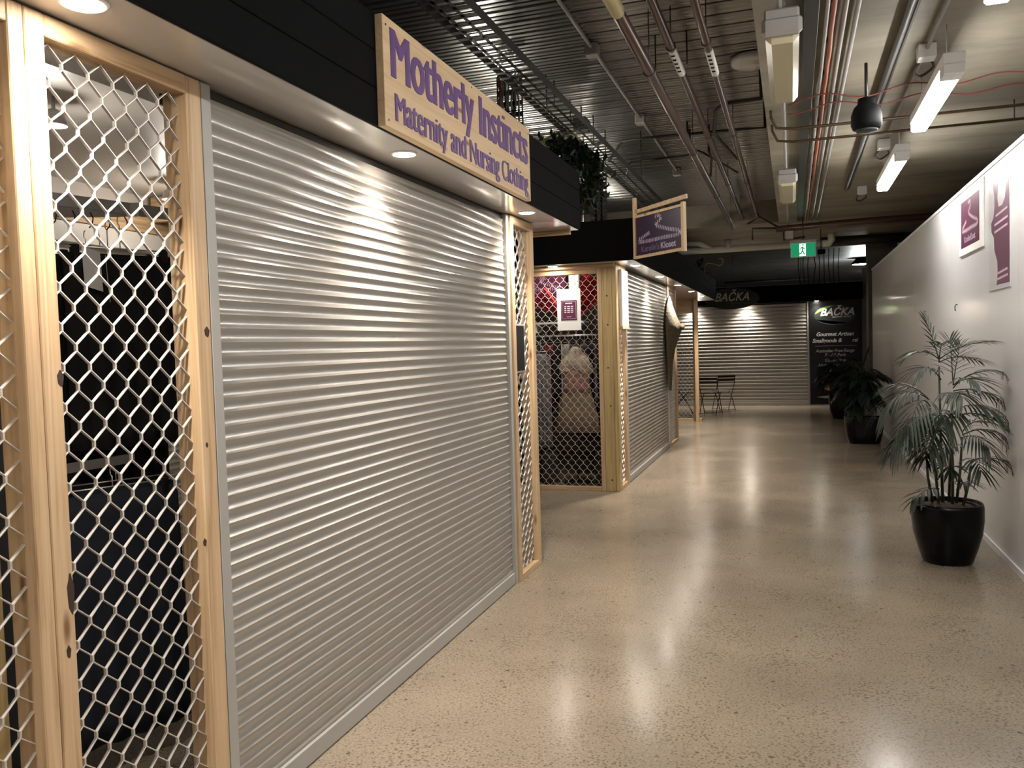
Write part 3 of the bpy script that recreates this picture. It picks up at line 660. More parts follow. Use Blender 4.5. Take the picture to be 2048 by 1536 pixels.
# ================================================================== FAR STALL
BY = 20.3
can3 = thing('stall_canopy', 'black canopy across the far end of the aisle with an oval board', 'canopy', (-1, BY-.25, 2.39))
build('fascia', MB().bev(-5.5, 1.478, BY-.27, BY-.25, 2.39, 2.775), M_black, can3)
build('soffit', MB().box(-5.5, 1.478, BY-.25, BY+.05, 2.395, 2.407), M_black, can3)
build('end_panel', MB().box(1.46, 1.478, BY-.248, BY+.6, 2.408, 2.775), M_black, can3)
oc = Vector((-1.34, BY-.272, 2.515)); n = 40
el = lambda a, b, k=n: [(a*math.cos(2*PI*i/k), b*math.sin(2*PI*i/k)) for i in range(k)]
ov = thing('oval_sign', 'black oval board with grey italic lettering on the far canopy', 'sign', tuple(oc))
UX, UZ = Vector((1, 0, 0)), Vector((0, 0, 1))
build('board', MB().prism(el(.62, .245), oc, UX, UZ, .03), mat('oval_black', (.008, .010, .008), .4), ov)
gl = mat('silver_letters', (.55, .56, .53), .4)
text('lettering', 'BAČKA', .27, gl, oc+Vector((-.39, -.032, -.05)), UX, UZ, ov, sx=.88, shear=.32, bold=.004)
text('lettering', 'GOURMET FOODS', .062, mat('dim_letters', (.10, .10, .095), .4), oc+Vector((-.02, -.032, -.13)), UX, UZ, ov, sx=.85, shear=.2)
shutter('wide closed roller shutter across the far end of the aisle', 'x', -4.4, .36, BY, -1, z1=2.388, pitch=.080, d=.014)
bp_ = thing('shop_board', 'tall black printed board with white italic lettering beside the far shutter', 'sign', (.92, BY, 0))
build('board', MB().bev(.362, 1.475, BY-.02, BY+.02, .02, 2.39, .002), mat('board_gloss_black', (.005, .0055, .006), .38, spec=.3), bp_)
M_let = mat('white_letters', (.62, .62, .60), .4); M_let2 = mat('soft_letters', (.36, .36, .36), .4)
yb = BY-.0215
def crescent(o, a, b, t0, t1, w, m, name, lab=None):
    k = 24; pts = []
    for i in range(k+1): an = t0+(t1-t0)*i/k; pts.append((a*math.cos(an), b*math.sin(an)))
    for i in range(k, -1, -1): an = t0+(t1-t0)*i/k; f = 1-w*math.sin(PI*i/k); pts.append((a*f*math.cos(an), b*f*math.sin(an)-.004))
    ob = build(name, MB().prism(pts, o, UX, UZ, .002), m, bp_)
    if lab: ob['label'] = lab
oc2 = Vector((.90, yb, 2.06))
build('oval', MB().prism(el(.44, .235), oc2, UX, UZ, .0015), mat('oval_print', (.016, .020, .016), .35), bp_)
crescent(oc2-Vector((0, .002, 0)), .42, .215, 1.6, 3.0, .22, mat('leaf_green', (.10, .26, .05), .4), 'green_swoosh', 'green curved stroke over the lettering')
crescent(oc2-Vector((0, .002, .03)), .40, .19, 3.5, 5.4, .08, mat('swoosh_grey', (.09, .10, .09), .4), 'grey_swoosh')
text('lettering', 'BAČKA', .235, M_let, oc2+Vector((-.31, -.004, -.01)), UX, UZ, bp_, sx=.93, shear=.32, bold=.006)
text('lettering', 'GOURMET FOODS', .05, M_let, oc2+Vector((-.05, -.004, -.065)), UX, UZ, bp_, sx=.95, shear=.15, bold=.001)
for s_, z_, h_, m_ in (('Gourmet Artisan', 1.585, .125, M_let), ('Smallgoods &       rsi', 1.44, .125, M_let), ('Australian Free-Range', 1.215, .10, M_let2), ('Beef & Pork', 1.12, .10, M_let2), ('Gluten Free', 1.00, .10, M_let2), ('Natural Ingredients', .885, .10, M_let2), ('Woodfire Smoked', .77, .10, M_let2)):
    text('lettering', s_, h_, m_, (.90, yb-.002, z_), UX, UZ, bp_, sx=.92, shear=.25, align='CENTER', bold=.0025 if h_ > .11 else .001)
build('rule_line', MB().box(.48, 1.36, yb-.002, yb, 1.355, 1.361), M_let2, bp_)
food = mat('meat_print', (.36, .12, .07), .5, var=.5, scale=25)
build('food_picture', MB().prism([(0, 0), (.08, -.05), (.16, -.09), (.22, -.05), (.30, -.03), (.36, .02), (.33, .09), (.24, .11), (.15, .08), (.06, .05)], (.60, yb, .42), UX, UZ, .0015), food, bp_)['label'] = 'printed picture of sliced meat'
build('plate_picture', MB().prism([(0, 0), (.2, -.03), (.5, -.02), (.62, .02), (.5, .045), (.2, .03)], (.50, yb, .19), UX, UZ, .0015), mat('plate_print', (.33, .37, .34), .4), bp_)
build('herb_picture', MB().prism([(0, 0), (.12, .05), (.3, .12), (.28, .07), (.14, .02)], (.53, yb, .62), UX, UZ, .0015), mat('herb_print', (.09, .16, .07), .5), bp_)
for x_, l_ in ((-2.25, 'hidden downlight of the far stall at its left end'), (-1.02, 'downlight of the far stall shining down the wide shutter'), (.52, 'downlight of the far stall shining on the black printed board')):
    downlight(x_, BY-.13, 2.395, l_, 'downlights of the far stall', watts=30 if x_ > 0 else 75, size=2.0)

# ================================================================== FOLDING CHAIRS
M_ch = mat('chair_dark_brown', (.022, .014, .010), .5)
def bistro(label, x, y, rot):
    t = thing('folding_chair', label, 'chair', (x, y, 0), 'folding bistro chairs'); t.rotation_euler = (0, 0, rot)
    # local coordinates, front = -y
    def part(nm, mb, m=M_ch):
        me = bpy.data.meshes.new(nm); me.from_pydata(mb.v, [], mb.f); me.polygons.foreach_set('use_smooth', mb.sm); me.materials.append(m)
        return link(bpy.data.objects.new(nm, me), t)
    for s_ in (-.19, .19):
        part('back_leg', MB().tube([(s_, -.22, .01), (s_, -.02, .36), (s_, .14, .60), (s_, .18, .79)], .009, 8))
        part('front_leg', MB().tube([(s_*.92, .22, .01), (s_*.92, .02, .30), (s_*.92, -.17, .45)], .009, 8))
    mb = MB()
    for i in range(6): mb.bev(-.2, .2, -.20+i*.06, -.20+i*.06+.048, .452, .464, .003)
    part('seat', mb)
    for z_ in (.66, .735): part('back_slat', MB().bev(-.2, .2, .145+(z_-.6)*.2, .157+(z_-.6)*.2, z_, z_+.05, .002))
    part('crossbar', MB().tube([(-.19, -.21, .03), (.19, -.21, .03)], .006, 6)); part('crossbar', MB().tube([(-.175, .21, .03), (.175, .21, .03)], .006, 6))
    return t
p = at(1420, 830, 2, 0); bistro('dark folding chair standing left of its neighbour before the far shutter', p.x, p.y+.15, math.radians(170))
p = at(1440, 824, 2, 0); bistro('dark folding chair overlapped by its neighbour, on the right before the far shutter', p.x+.05, p.y+.5, math.radians(205))
p = at(1374, 826, 2, 0); bistro('dark folding chair seen through the far mesh screen', p.x-.1, p.y, math.radians(100))

# ================================================================== WALL NOTICES
def wframe(y1, z0): return Vector((1.349, y1, z0)), Vector((0, -1, 0)), Vector((0, 0, 1))
t = thing('poster', 'framed plum poster with a leafy twig emblem on the white wall', 'poster', (1.345, 7.4, 2.19))
o_, ux, uy = wframe(7.885, 2.19)
build('frame', MB().bev(1.336, 1.3495, 6.975, 7.885, 2.19, 2.705, .003), M_paper, t)
o2 = Vector((1.3358, 7.79, 2.25)); build('print', MB().prism([(0, 0), (.71, 0), (.71, .375), (0, .375)], o2, ux, uy, .0008), M_plum, t)
o3 = o2+Vector((-.001, 0, 0)); build('emblem', twig(o3+ux*.02, ux, uy, .67, .37, .001, 1.6, .03), M_inkpale, t)
text('lettering', 'KarolinsKloset', .075, M_logo, o3+ux*.14+uy*.035, ux, uy, t, sx=.95)
t = thing('poster', 'tall white poster with a plum dress silhouette at the right edge', 'poster', (1.345, 6.5, 1.85))
build('sheet', MB().bev(1.344, 1.3495, 6.188, 6.80, 1.848, 2.69, .001), mat('laminated_sheet', (.66, .64, .64), .3, coat=.5), t)
o_ = Vector((1.3438, 6.80, 1.85)); W_, H_ = .605, .84
cx = lambda x: (x-480)/245*W_
cy = lambda y, x=0: (1400-y+(x-480)*.09)/1560*H_*1.0
L_ = [(555, 1405), (575, 1330), (590, 1150), (585, 1000), (550, 850), (545, 680), (515, 600), (510, 480), (540, 420), (552, 300), (550, 150), (535, 20), (520, -60), (600, -110), (592, 60), (586, 200), (600, 320), (645, 320), (675, 250), (690, 80), (700, -60), (720, -60), (724, 1380)]
build('dress_print', MB().prism([(cx(x), max(.03, min(.80, cy(y)))) for x, y in L_][::-1], o_, ux, uy, .0008), mat('plum_soft', (.125, .045, .080), .4), t)
mb = MB()
for i, (a, b, z_) in enumerate(((.22, .55, .50), (.18, .56, .44), (.18, .55, .39), (.28, .55, .10), (.26, .56, .06))):
    mb.prism([(a, z_), (b, z_+.015), (b, z_+.03), (a, z_+.015)], o_+Vector((-.001, 0, 0)), ux, uy, .0006)
build('printing', mb, M_inkpale, t)
for y_, l_ in ((9.82, 'small metal hook in the white wall, left of the pair above the palm'), (8.05, 'small metal hook in the white wall, right of the pair above the palm')):
    solo('wall_hook', MB().tube([(1.349, y_, 1.80), (1.335, y_, 1.80), (1.330, y_, 1.79), (1.330, y_, 1.755), (1.336, y_, 1.748)], .004, 8), M_dark, l_, 'hook', 'hooks in the white wall')

# ================================================================== PALMS
def frond(base, d, L_, droop, leaf=.22, wid=.020, n=11, xmax=1.33, curl=.35):
    mb = MB(); base = Vector(base); d = Vector(d).normalized()
    pt = lambda t: base+d*L_*t+Vector((0, 0, -droop*L_*t*t))
    cl = lambda v: Vector((min(v.x, xmax-.004*random.random()), v.y, v.z))
    rp = [cl(pt(i/8)) for i in range(9)]; mb.tube(rp, [.0045-.0035*i/8 for i in range(9)], 5)
    for i in range(n):
        t = .22+.78*i/(n-1); p = pt(t); tg = (pt(min(1, t+.02))-pt(t-.02)).normalized()
        side = tg.cross(Vector((0, 0, 1)))
        if side.length < .1: side = Vector((1, 0, 0))
        side.normalize(); l = leaf*(.65+.5*math.sin(PI*min(1, t*.9)))*(1 if t < .95 else .8)
        for s_ in (1, -1):
            dd = (side*s_*(.95-.55*t)+tg*(.45+.5*t)+Vector((0, 0, .12+random.uniform(-.15, .1)))).normalized()
            w_ = wid*random.uniform(.85, 1.15); k = 5; vs = []
            wn = dd.cross(side*s_+Vector((0, 0, .6))).normalized() if False else (Vector((0, 0, 1)).cross(dd)).normalized()
            for j in range(k+1):
                u = j/k; c = p+dd*l*u+Vector((0, 0, -curl*l*u*u)); ww = w_*math.sin(PI*(.08+.90*u))**.8*.5
                vs += [cl(c-wn*ww+Vector((0, 0, ww*.35))), cl(c), cl(c+wn*ww+Vector((0, 0, ww*.35)))]
            fs = []
            for j in range(k): a = j*3; fs += [(a, a+1, a+4, a+3), (a+1, a+2, a+5, a+4)]
            mb.add(vs, fs, True)
    return mb
def palm(label, x, y, pot, canes, fronds, group='potted palms along the white wall', leafm=M_leaf):
    t = thing('potted_palm', label, 'potted plant', (x, y, 0), group)
    prof, sq, H_ = pot
    build('pot', MB().lathe(prof, (x, y, 0), 40, sq), M_pot, t)
    rt = prof[-1][0]
    build('soil', MB().lathe([(rt*.9, H_-.03), (rt*.5, H_-.015), (rt*.1, H_-.012)], (x, y, 0), 32, sq), M_soil, t)
    for c_ in canes:
        pts = [(x+c_[0], y+c_[1], H_-.03), (x+c_[0]*1.2+(c_[2]-c_[0])*.35, y+c_[1]+(c_[3]-c_[1])*.35, H_+(c_[4]-H_)*.45), (x+c_[2], y+c_[3], c_[4])]
        build('cane', MB().tube(pts, [.010, .009, .006], 8), M_cane, t)
    for f_ in fronds: build('frond', frond(*f_), leafm if len(f_) < 99 else M_leaf, t)
    return t
potA = [(.135, .0), (.155, .012), (.185, .10), (.212, .20), (.222, .30), (.222, .385), (.216, .408), (.206, .41), (.200, .385), (.190, .36)]
potA = potA[:-2]+[(.203, .40), (.198, .375)]
random.seed(11)
X0, Y0 = .98, 6.26
F1 = []
canes1 = [(-.05, 0, -.10, .0, 1.05), (-.02, .04, -.04, .03, 1.33), (.03, -.02, .02, -.03, .95), (.06, .03, .10, .04, .85), (.02, .06, .05, .06, 1.15), (-.08, .05, -.12, .05, .75), (.09, -.03, .14, -.04, .70)]
def add(cx_, cy_, cz_, az, el_, L_, dr, leaf=.21, wid=.022, n=11, curl=.35):
    a, e = math.radians(az), math.radians(el_); F1.append(((X0+cx_, Y0+cy_, cz_), (math.cos(a)*math.cos(e), math.sin(a)*math.cos(e), math.sin(e)), L_, dr, leaf, wid, n, 1.33, curl))
add(-.10, .0, 1.10, 200, 42, .42, .75, .22, .016, 10, .65); add(-.10, 0, 1.06, 235, 45, .36, .95, .20, .016, 9, .7); add(-.10, 0, 1.10, 165, 50, .38, .5, .18, .015, 9, .5)
add(-.10, .02, .98, 215, 20, .32, .8, .19, .016, 12, .8); add(-.06, .0, .92, 250, 25, .28, .8, .18, .016, 11, .8)
add(-.04, .03, 1.38, 5, 38, .34, .30, .20, .012, 9, .25); add(-.04, .03, 1.36, 25, 25, .30, .4, .17, .012, 9, .3); add(-.04, .03, 1.38, 185, 45, .26, .6, .15, .016, 8); add(-.04, .03, 1.36, 270, 62, .26, .4, .16, .014, 9); add(-.04, .03, 1.38, 150, 75, .34, .15, .14, .012, 7, .2)
add(.05, .06, 1.20, -10, 42, .34, .40, .19, .013, 11, .4); add(.05, .06, 1.16, 10, 15, .30, .45, .18, .014, 10, .5); add(.05, .06, 1.18, 300, 45, .30, .55, .19, .015, 11); add(.05, .06, 1.22, 95, 78, .34, .15, .17, .016, 10, .25); add(.05, .06, 1.20, 60, 70, .36, .2, .17, .015, 10, .3)
add(.02, -.03, 1.0, 250, 40, .30, .7, .20, .017, 12, .7); add(.02, -.03, .98, -20, 30, .30, .5, .18, .014, 11); add(.02, -.03, .98, 205, 30, .30, .7, .19, .017, 11, .7)
add(.10, .04, .86, -5, 34, .29, .55, .17, .013, 10, .6); add(.10, .04, .84, 300, 28, .26, .6, .17, .014, 10, .7); add(.10, .04, .88, 30, 50, .24, .5, .15, .013, 9)
add(-.12, .05, .78, 190, 25, .26, .5, .17, .022, 8); add(-.12, .05, .76, 260, 35, .22, .7, .16, .022, 8)
add(.14, -.04, .70, -15, 20, .24, .35, .16, .014, 8, .5); add(.14, -.04, .69, 280, 40, .2, .8, .16, .018, 8)
add(-.05, -.02, .50, 215, 15, .22, .55, .14, .024, 5); add(.0, .0, 1.08, 285, 50, .34, .6, .19, .016, 11, .6); add(.04, .0, 1.02, 330, 40, .32, .6, .19, .015, 11, .6); add(-.08, .0, .86, 180, 30, .30, .7, .18, .017, 10, .7); add(.06, .0, .76, 230, 45, .26, .7, .16, .016, 9); add(-.03, .02, 1.24, 215, 55, .32, .6, .18, .015, 10, .5)
add(.05, -.05, .50, 290, 55, .2, .5, .14, .016, 6); add(.0, -.04, .62, 265, 50, .2, .6, .15, .026, 5)
palm('large feathery palm in a round glossy black pot, nearest the camera by the wall', X0, Y0, (potA, .25, .41), canes1, F1)
def bush(x, y, H_, top, rad, nf, seed, leaf, wid, lo=.4, xm=1.33):
    random.seed(seed); fr = []; cn = []
    for i in range(7):
        a = random.random()*6.28; r = random.uniform(.02, .10); h_ = random.uniform(.55, .8)*(top-H_)+H_
        q = (math.cos(a)*r*1.6, math.sin(a)*r*1.6, h_); cn.append((math.cos(a)*r, math.sin(a)*r, q[0], q[1], q[2]))
        for k in range(nf):
            az = random.random()*6.28; e = math.radians(random.uniform(15, 65)); z_ = h_-random.random()*(h_-H_)*lo
            fr.append(((x+q[0], y+q[1], z_), (math.cos(az)*math.cos(e), math.sin(az)*math.cos(e), math.sin(e)), rad*random.uniform(.7, 1.1), random.uniform(.4, .8), leaf, wid, 10, xm, .5))
    return cn, fr
potB = [(.20, 0), (.215, .012), (.24, .12), (.262, .28), (.268, .36), (.268, .372), (.25, .372), (.245, .35)]
cn, fr = bush(.964, 13.1, .37, 1.30, .40, 7, 5, .20, .026, .7)
fr.append(((.93, 13.1, 1.0), (.25, 0, .97), .42, .1, .13, .016, 9, 1.33, .3))
palm('dense dark palm in a wide square tapered pot, middle of the three by the wall', .964, 13.1, (potB, 3.0, .372), cn, fr, leafm=M_leaf2)
potC = [(.15, 0), (.165, .015), (.205, .16), (.228, .34), (.228, .45), (.218, .46), (.208, .43)]
cn, fr = bush(.84, 17.0, .46, 1.30, .40, 6, 9, .2, .026, .7, 1.28)
palm('low dark palm in a tall round pot, farthest of the three by the wall', .86, 17.0, (potC, .2, .46), cn, fr, leafm=M_leaf2)

# plants trailing over the canopies
def trailing(label, pts, n, seed, leafs=.06, spread=.12, drop=.0):
    random.seed(seed); t = thing('trailing_plant', label, 'plant', pts[0])
    stems = MB(); lv = MB()
    for i in range(n):
        b = Vector(random.choice(pts))+Vector([random.uniform(-spread, spread) for _ in range(3)])
        e = b+Vector((random.uniform(-.1, .1), random.uniform(-.12, .12), random.uniform(-.12, .05)-drop*random.random()))
        stems.tube([b, (b+e)/2+Vector((0, 0, .02)), e], .0018, 4)
        for k in range(5):
            p_ = b.lerp(e, k/4); d_ = Vector([random.uniform(-1, 1) for _ in range(3)]).normalized(); s_ = d_.cross(Vector((.3, .5, .8))).normalized()
            l = leafs*random.uniform(.6, 1.2); w_ = l*.28
            lv.add([p_, p_+d_*l*.5+s_*w_, p_+d_*l, p_+d_*l*.5-s_*w_, p_+d_*l*.5+s_.cross(d_)*.004], [(0, 1, 4), (1, 2, 4), (2, 3, 4), (3, 0, 4)])
    build('stems', stems, M_cane, t); build('foliage', lv, M_leaf2, t)
    return t
trailing('dark trailing plant spilling over the end of the nearest canopy', [at(a_, b_, 1, 6.35) for a_, b_ in ((1112, 296), (1130, 303), (1150, 305), (1165, 318), (1185, 335), (1180, 360), (1170, 385))], 230, 3, .08, .05)
trailing('dark trailing plant on top of the far end of the long black canopy', [(-1.75, 16.0, 2.95), (-1.72, 16.7, 2.90), (-1.72, 17.4, 2.88)], 60, 4, .07)
# roof boards that carry them
tb = thing('roof_board', 'ply roof board on top of the nearest canopy', 'board', (-3, 6, 2.8))
build('board', MB().box(-4.4, -1.52, -.5, 6.05, 2.80, 2.815), M_dark, tb)
tb = thing('roof_board', 'ply roof board on top of the long black canopy', 'board', (-3, 12, 2.76))
build('board', MB().box(-5.4, -1.52, 8.32, 17.5, 2.765, 2.78), M_dark, tb)

# ================================================================== SERVICES UNDER THE CEILING
def run(name, pts, r, m, label, cat, group=None, n=10): return solo(name, MB().tube(pts, r, n), m, label, cat, group)
def pipe_y(name, px, py, z, y0, y1, r, m, label, cat, group=None, clamps=True):
    x = at(px, py, 2, z).x
    t = thing(name, label, cat, (x, (y0+y1)/2, z), group)
    build('pipe', MB().tube([(x, y0, z), (x, y1, z)], r, 14), m, t)
    if clamps:
        top = 3.63 if x < -.18 else 3.299
        k = y0+1.1
        while k < y1-.2:
            mb = MB().tube([(x, k-.012, z), (x, k+.012, z)], r+.006, 14)
            if top-z > .06: mb.tube([(x, k, z+r), (x, k, top)], .004, 6)
            build('hanger', mb, M_galv, t); k += 2.4
    return t, x
sp = 'sprinkler mains running along the aisle'
t, x = pipe_y('sprinkler_pipe', 1238, 29, 3.25, -3, 13.1, .034, M_red, 'thickest dark red pipe along the ceiling, with the yellow marked cuff', 'pipe', sp)
build('cuff', MB().tube([(x, 3.6, 3.25), (x, 4.30, 3.25)], .038, 14), mat('cuff_yellow', (.42, .36, .17), .5), t)
t, x = pipe_y('sprinkler_pipe', 1304, 4, 3.38, -3, 13.1, .026, M_red, 'middle dark red pipe of the three along the ceiling, with a white sticker', 'pipe', sp)
q = at(1357, 130, 2, 3.355); build('sticker', MB().tube([(x, q.y-.25, 3.38), (x, q.y+.25, 3.38)], .0268, 14, False), M_white, t)
for i in range(5): build('sticker_mark', MB().box(x-.012, x+.010, q.y-.20+i*.08, q.y-.175+i*.08, 3.3525, 3.356), M_black, t)
t, x = pipe_y('sprinkler_pipe', 1388, 0, 3.38, -3, 13.1, .026, M_red, 'rightmost dark red pipe of the three along the ceiling, with a white sticker', 'pipe', sp)
q = at(1426, 130, 2, 3.355); build('sticker', MB().tube([(x, q.y-.25, 3.38), (x, q.y+.25, 3.38)], .0268, 14, False), M_white, t)
for i in range(5): build('sticker_mark', MB().box(x-.012, x+.010, q.y-.20+i*.08, q.y-.175+i*.08, 3.3525, 3.356), M_black, t)
# conduit on the steel deck with junction boxes
t, x = pipe_y('conduit', 1190, 105, 3.61, -3, 10.3, .012, M_grey, 'pale conduit with square boxes under the metal deck on the left', 'conduit', None, False)
for q in ((1190, 105), (1282, 243), (1345, 348)):
    y_ = at(*q, 2, 3.58).y; build('junction_box', MB().bev(x-.045, x+.045, y_-.05, y_+.05, 3.555, 3.639, .006), M_grey, t)
# conduits and tray on the slab
cg = 'straight conduits fixed under the slab'
for px, nm, z_, r_, m_, lb in ((1657, 'conduit', 3.27, .011, M_grey, 'pale conduit left of the orange cable under the slab'), (1694, 'conduit', 3.27, .013, M_grey, 'pale conduit just right of the orange cable'),
                               (1719, 'conduit', 3.27, .014, M_grey, 'pale conduit, outermost right of the orange cable group')):
    pipe_y(nm, px, 0, z_, -3, 13.0, r_, m_, lb, 'conduit', cg, False)
x = at(1625, 0, 2, 3.28).x
solo('cable_tray', MB().bev(x-.04, x+.035, -3, 13, 3.262, 3.299, .002), M_tray, 'flat dark cable tray left of the conduits under the slab', 'tray')
x = at(1671, 0, 2, 3.26).x; random.seed(2)
pts = [(x+random.uniform(-.005, .005), -3+i*.3, 3.265+random.uniform(-.008, .008)) for i in range(54)]
t = thing('cable', 'orange power cable strapped along the slab between conduits', 'cable', (x, 5, 3.26))
build('sheath', MB().tube(pts, .013, 8), M_orange, t)
for i in range(26): build('saddle', MB().box(x-.035, x-.012, -2.8+i*.62, -2.76+i*.62, 3.27, 3.298), M_dark, t)
t, x = pipe_y('cable_strut', 1826, 0, 3.26, -3, 10.5, .020, M_tray, 'slotted strut run that holds the black speaker', 'strut', None, False)
build('side_cable', MB().tube([(x+.035, -3, 3.27), (x+.035, 10.5, 3.27)], .009, 8), M_dark, t)
t, x = pipe_y('conduit', 1899, 0, 3.27, -3, 7.9, .011, M_grey, 'pale conduit with three white boxes feeding the lit tubes', 'conduit', None, False)
for q in ((1853, 110), (1790, 290), (1727, 383)):
    y_ = at(*q, 2, 3.24).y
    build('junction_box', MB().bev(x-.05, x+.05, y_-.05, y_+.05, 3.21, 3.299, .006), M_white, t)
    build('flex', MB().tube(cr([(x-.02, y_+.05, 3.23), (x-.06, y_+.09, 3.18), (x-.02, y_+.12, 3.15), (x+.05, y_+.10, 3.19), (x+.03, y_+.04, 3.22)]), .008, 6), M_dark, t)
# lit fluorescent battens
tg = 'lit fluorescent battens over the aisle'
def batten(x, y0, y1, z, label, lit=True):
    t = thing('fluorescent_batten', label, 'light fitting', (x, (y0+y1)/2, z), tg)
    build('housing', MB().bev(x-.055, x+.055, y0-.14, y1, z+.012, z+.07, .004), M_white, t)
    build('end_cap', MB().bev(x-.053, x+.053, y0-.14, y0-.001, z-.045, z+.011, .004), M_white, t)
    build('diffuser', MB().bev(x-.05, x+.05, y0, y1, z-.045, z+.011, .012), M_tube, t)
    for y_ in (y0+.1, y1-.15): build('chain', MB().tube([(x, y_, z+.07), (x, y_, 3.299)], .003, 5), M_alu, t)
    return t
for y0, y1, l_ in ((.45, 1.75, 'lit fluorescent batten overhead behind the camera'), (-1.9, -.65, 'lit fluorescent batten farthest behind the camera'), (2.75, 4.12, 'lit fluorescent batten cut off by the top edge of the photo'),
                   (5.23, 6.45, 'longest lit fluorescent batten, just right of the black speaker'), (7.45, 8.90, 'smaller lit fluorescent batten above the white wall')):
    batten(.845, y0, y1, 3.0, l_)
# unlit weatherproof battens on the central conduit
t, x = pipe_y('conduit', 1558, 10, 3.22, -3, 13.1, .014, M_grey, 'central pale conduit carrying the unlit battens', 'conduit', None, False)
M_diff = mat('yellowed_diffuser', (.50, .46, .31), .25, spec=.6)
for y0, l_ in ((.3, 'unlit weatherproof batten behind the camera'), (4.45, 'unlit yellowed weatherproof batten at the top centre'), (8.62, 'unlit weatherproof batten farther along the central conduit')):
    xx = at(1565, 40, 2, 3.15).x if y0 > 3 else x
    xx = -.033; t = thing('weatherproof_batten', l_, 'light fitting', (xx, y0+.6, 3.1), 'unlit weatherproof battens')
    build('base', MB().bev(xx-.085, xx+.085, y0, y0+1.24, 3.14, 3.205, .01), M_grey, t)
    build('end_cap', MB().bev(xx-.098, xx+.098, y0-.01, y0+.045, 3.07, 3.165, .02), M_grey, t)
    build('diffuser', MB().bev(xx-.082, xx+.082, y0+.046, y0+1.23, 3.05, 3.145, .03), M_diff, t)
# round access panel on the deck
p = at(1505, 125, 2, 3.6)
t = thing('ceiling_disc', 'round white plate under the deck left of the unlit batten', 'ceiling plate', (p.x, p.y, 3.6))
build('plate', MB().lathe([(.16, 3.635), (.16, 3.60), (.145, 3.585), (.09, 3.58), (.085, 3.565), (.01, 3.56)], (p.x, p.y, 0), 32), M_white, t)
# speaker
p = at(1733, 240, 2, 2.90)
t = thing('speaker', 'black bell shaped speaker hanging from the strut', 'speaker', (p.x, p.y, 2.85), None)
build('shell', MB().lathe([(.02, 3.04), (.05, 3.03), (.052, 3.00), (.075, 2.975), (.09, 2.93), (.092, 2.87), (.082, 2.845), (.072, 2.84)], (p.x, p.y, 0), 24), mat('speaker_black', (.004, .005, .0055), .6, spec=.15), t)
build('grille', MB().lathe([(.069, 2.841), (.06, 2.828), (.01, 2.822)], (p.x, p.y, 0), 24), mat('speaker_grille', (.04, .05, .05), .5), t)
build('bracket', MB().tube([(p.x, p.y, 3.04), (p.x, p.y, 3.25)], .01, 8), M_dark, t)
# cross pipes
for z_, y_, x0_, x1_, l_ in ((3.15, 6.79, -.12, 3.9, 'nearer thin brown pipe crossing the slab'), (3.15, 7.23, -.12, 3.9, 'farther thin brown pipe crossing the slab')):
    t = thing('cross_pipe', l_, 'pipe', (1, y_, z_), 'thin brown pipes crossing the slab')
    build('pipe', MB().tube([(x1_, y_, z_), (.02, y_, z_), (-.10, y_, z_+.02), (-.14, y_-.02, z_+.10), (-.14, y_-.05, 3.29)], .011, 8), mat('brown_pipe', (.085, .055, .028), .4, metal=.5), t)
    for xx in (.15, .95, 1.6): build('clip', MB().tube([(xx, y_, z_), (xx, y_, 3.299)], .005, 5), M_dark, t)
for i, (a, b, l_) in enumerate((((2048, 144), (1575, 205), 'thin red fire cable crossing the slab, nearer one'), ((2048, 170), (1575, 222), 'thin red fire cable crossing the slab, farther one'))):
    A = at(*a, 2, 3.22); B = at(*b, 2, 3.22); m_ = (A+B)/2; pts = [A.lerp(B, k/40)+Vector((0, .02*math.sin(k*.33+i), .022*math.sin(k*.42+i))) for k in range(41)]
    run('fire_cable', [A+(A-B)*.8]+pts, .0045, mat('fire_cable_red', (.16, .03, .02), .5), l_, 'cable', 'thin red cables')
# left side sprinkler branches (dark) : measured on z=3.42
def poly(name, pix, z, r, label, cat='pipe', m=M_dark, group=None):
    P = [at(a, b, 2, z) for a, b in pix]; return run(name, [(P[0].x, P[0].y, 3.635)]+P, r, m, label, cat, group, 8)
BR = 'dark branch pipes under the deck'
t = poly('branch_pipe', [(1522, 197), (1445, 208), (1432, 220), (1428, 262), (1436, 277), (1474, 318)], 3.40, .016, 'dark hooked branch pipe beneath the deck beside the central conduit', group=BR)
poly('branch_pipe', [(1530, 255), (1490, 258), (1300, 275), (1245, 282), (1218, 322)], 3.40, .013, 'long dark branch pipe crossing under the three red mains', group=BR)
poly('branch_pipe', [(1380, 310), (1262, 325), (1257, 330), (1249, 371), (1216, 338)], 3.38, .014, 'dark branch pipe bent into a V above the purple board', group=BR)
poly('branch_pipe', [(1418, 303), (1423, 318), (1421, 352)], 3.38, .012, 'short dark pipe drop right of the V shaped one', group=BR)
poly('branch_pipe', [(1375, 293), (1405, 305), (1475, 345)], 3.40, .010, 'slanting dark pipe crossing the farther red mains', group=BR)
# threaded rods from the deck
mbs = [(1092, 150, 205), (1108, 160, 210), (1140, 200, 250), (1186, 230, 290), (1210, 260, 330), (1281, 262, 370), (1373, 60, 110), (1310, 70, 140)]
for i, (px, a, b) in enumerate(mbs):
    p = at(px, a, 2, 3.63); run('threaded_rod', [p, (p.x, p.y, 3.63-(b-a)*.0045)], .005, M_dark, 'thin threaded rod hanging from the deck', 'rod', 'thin threaded rods hanging from the deck', 6)
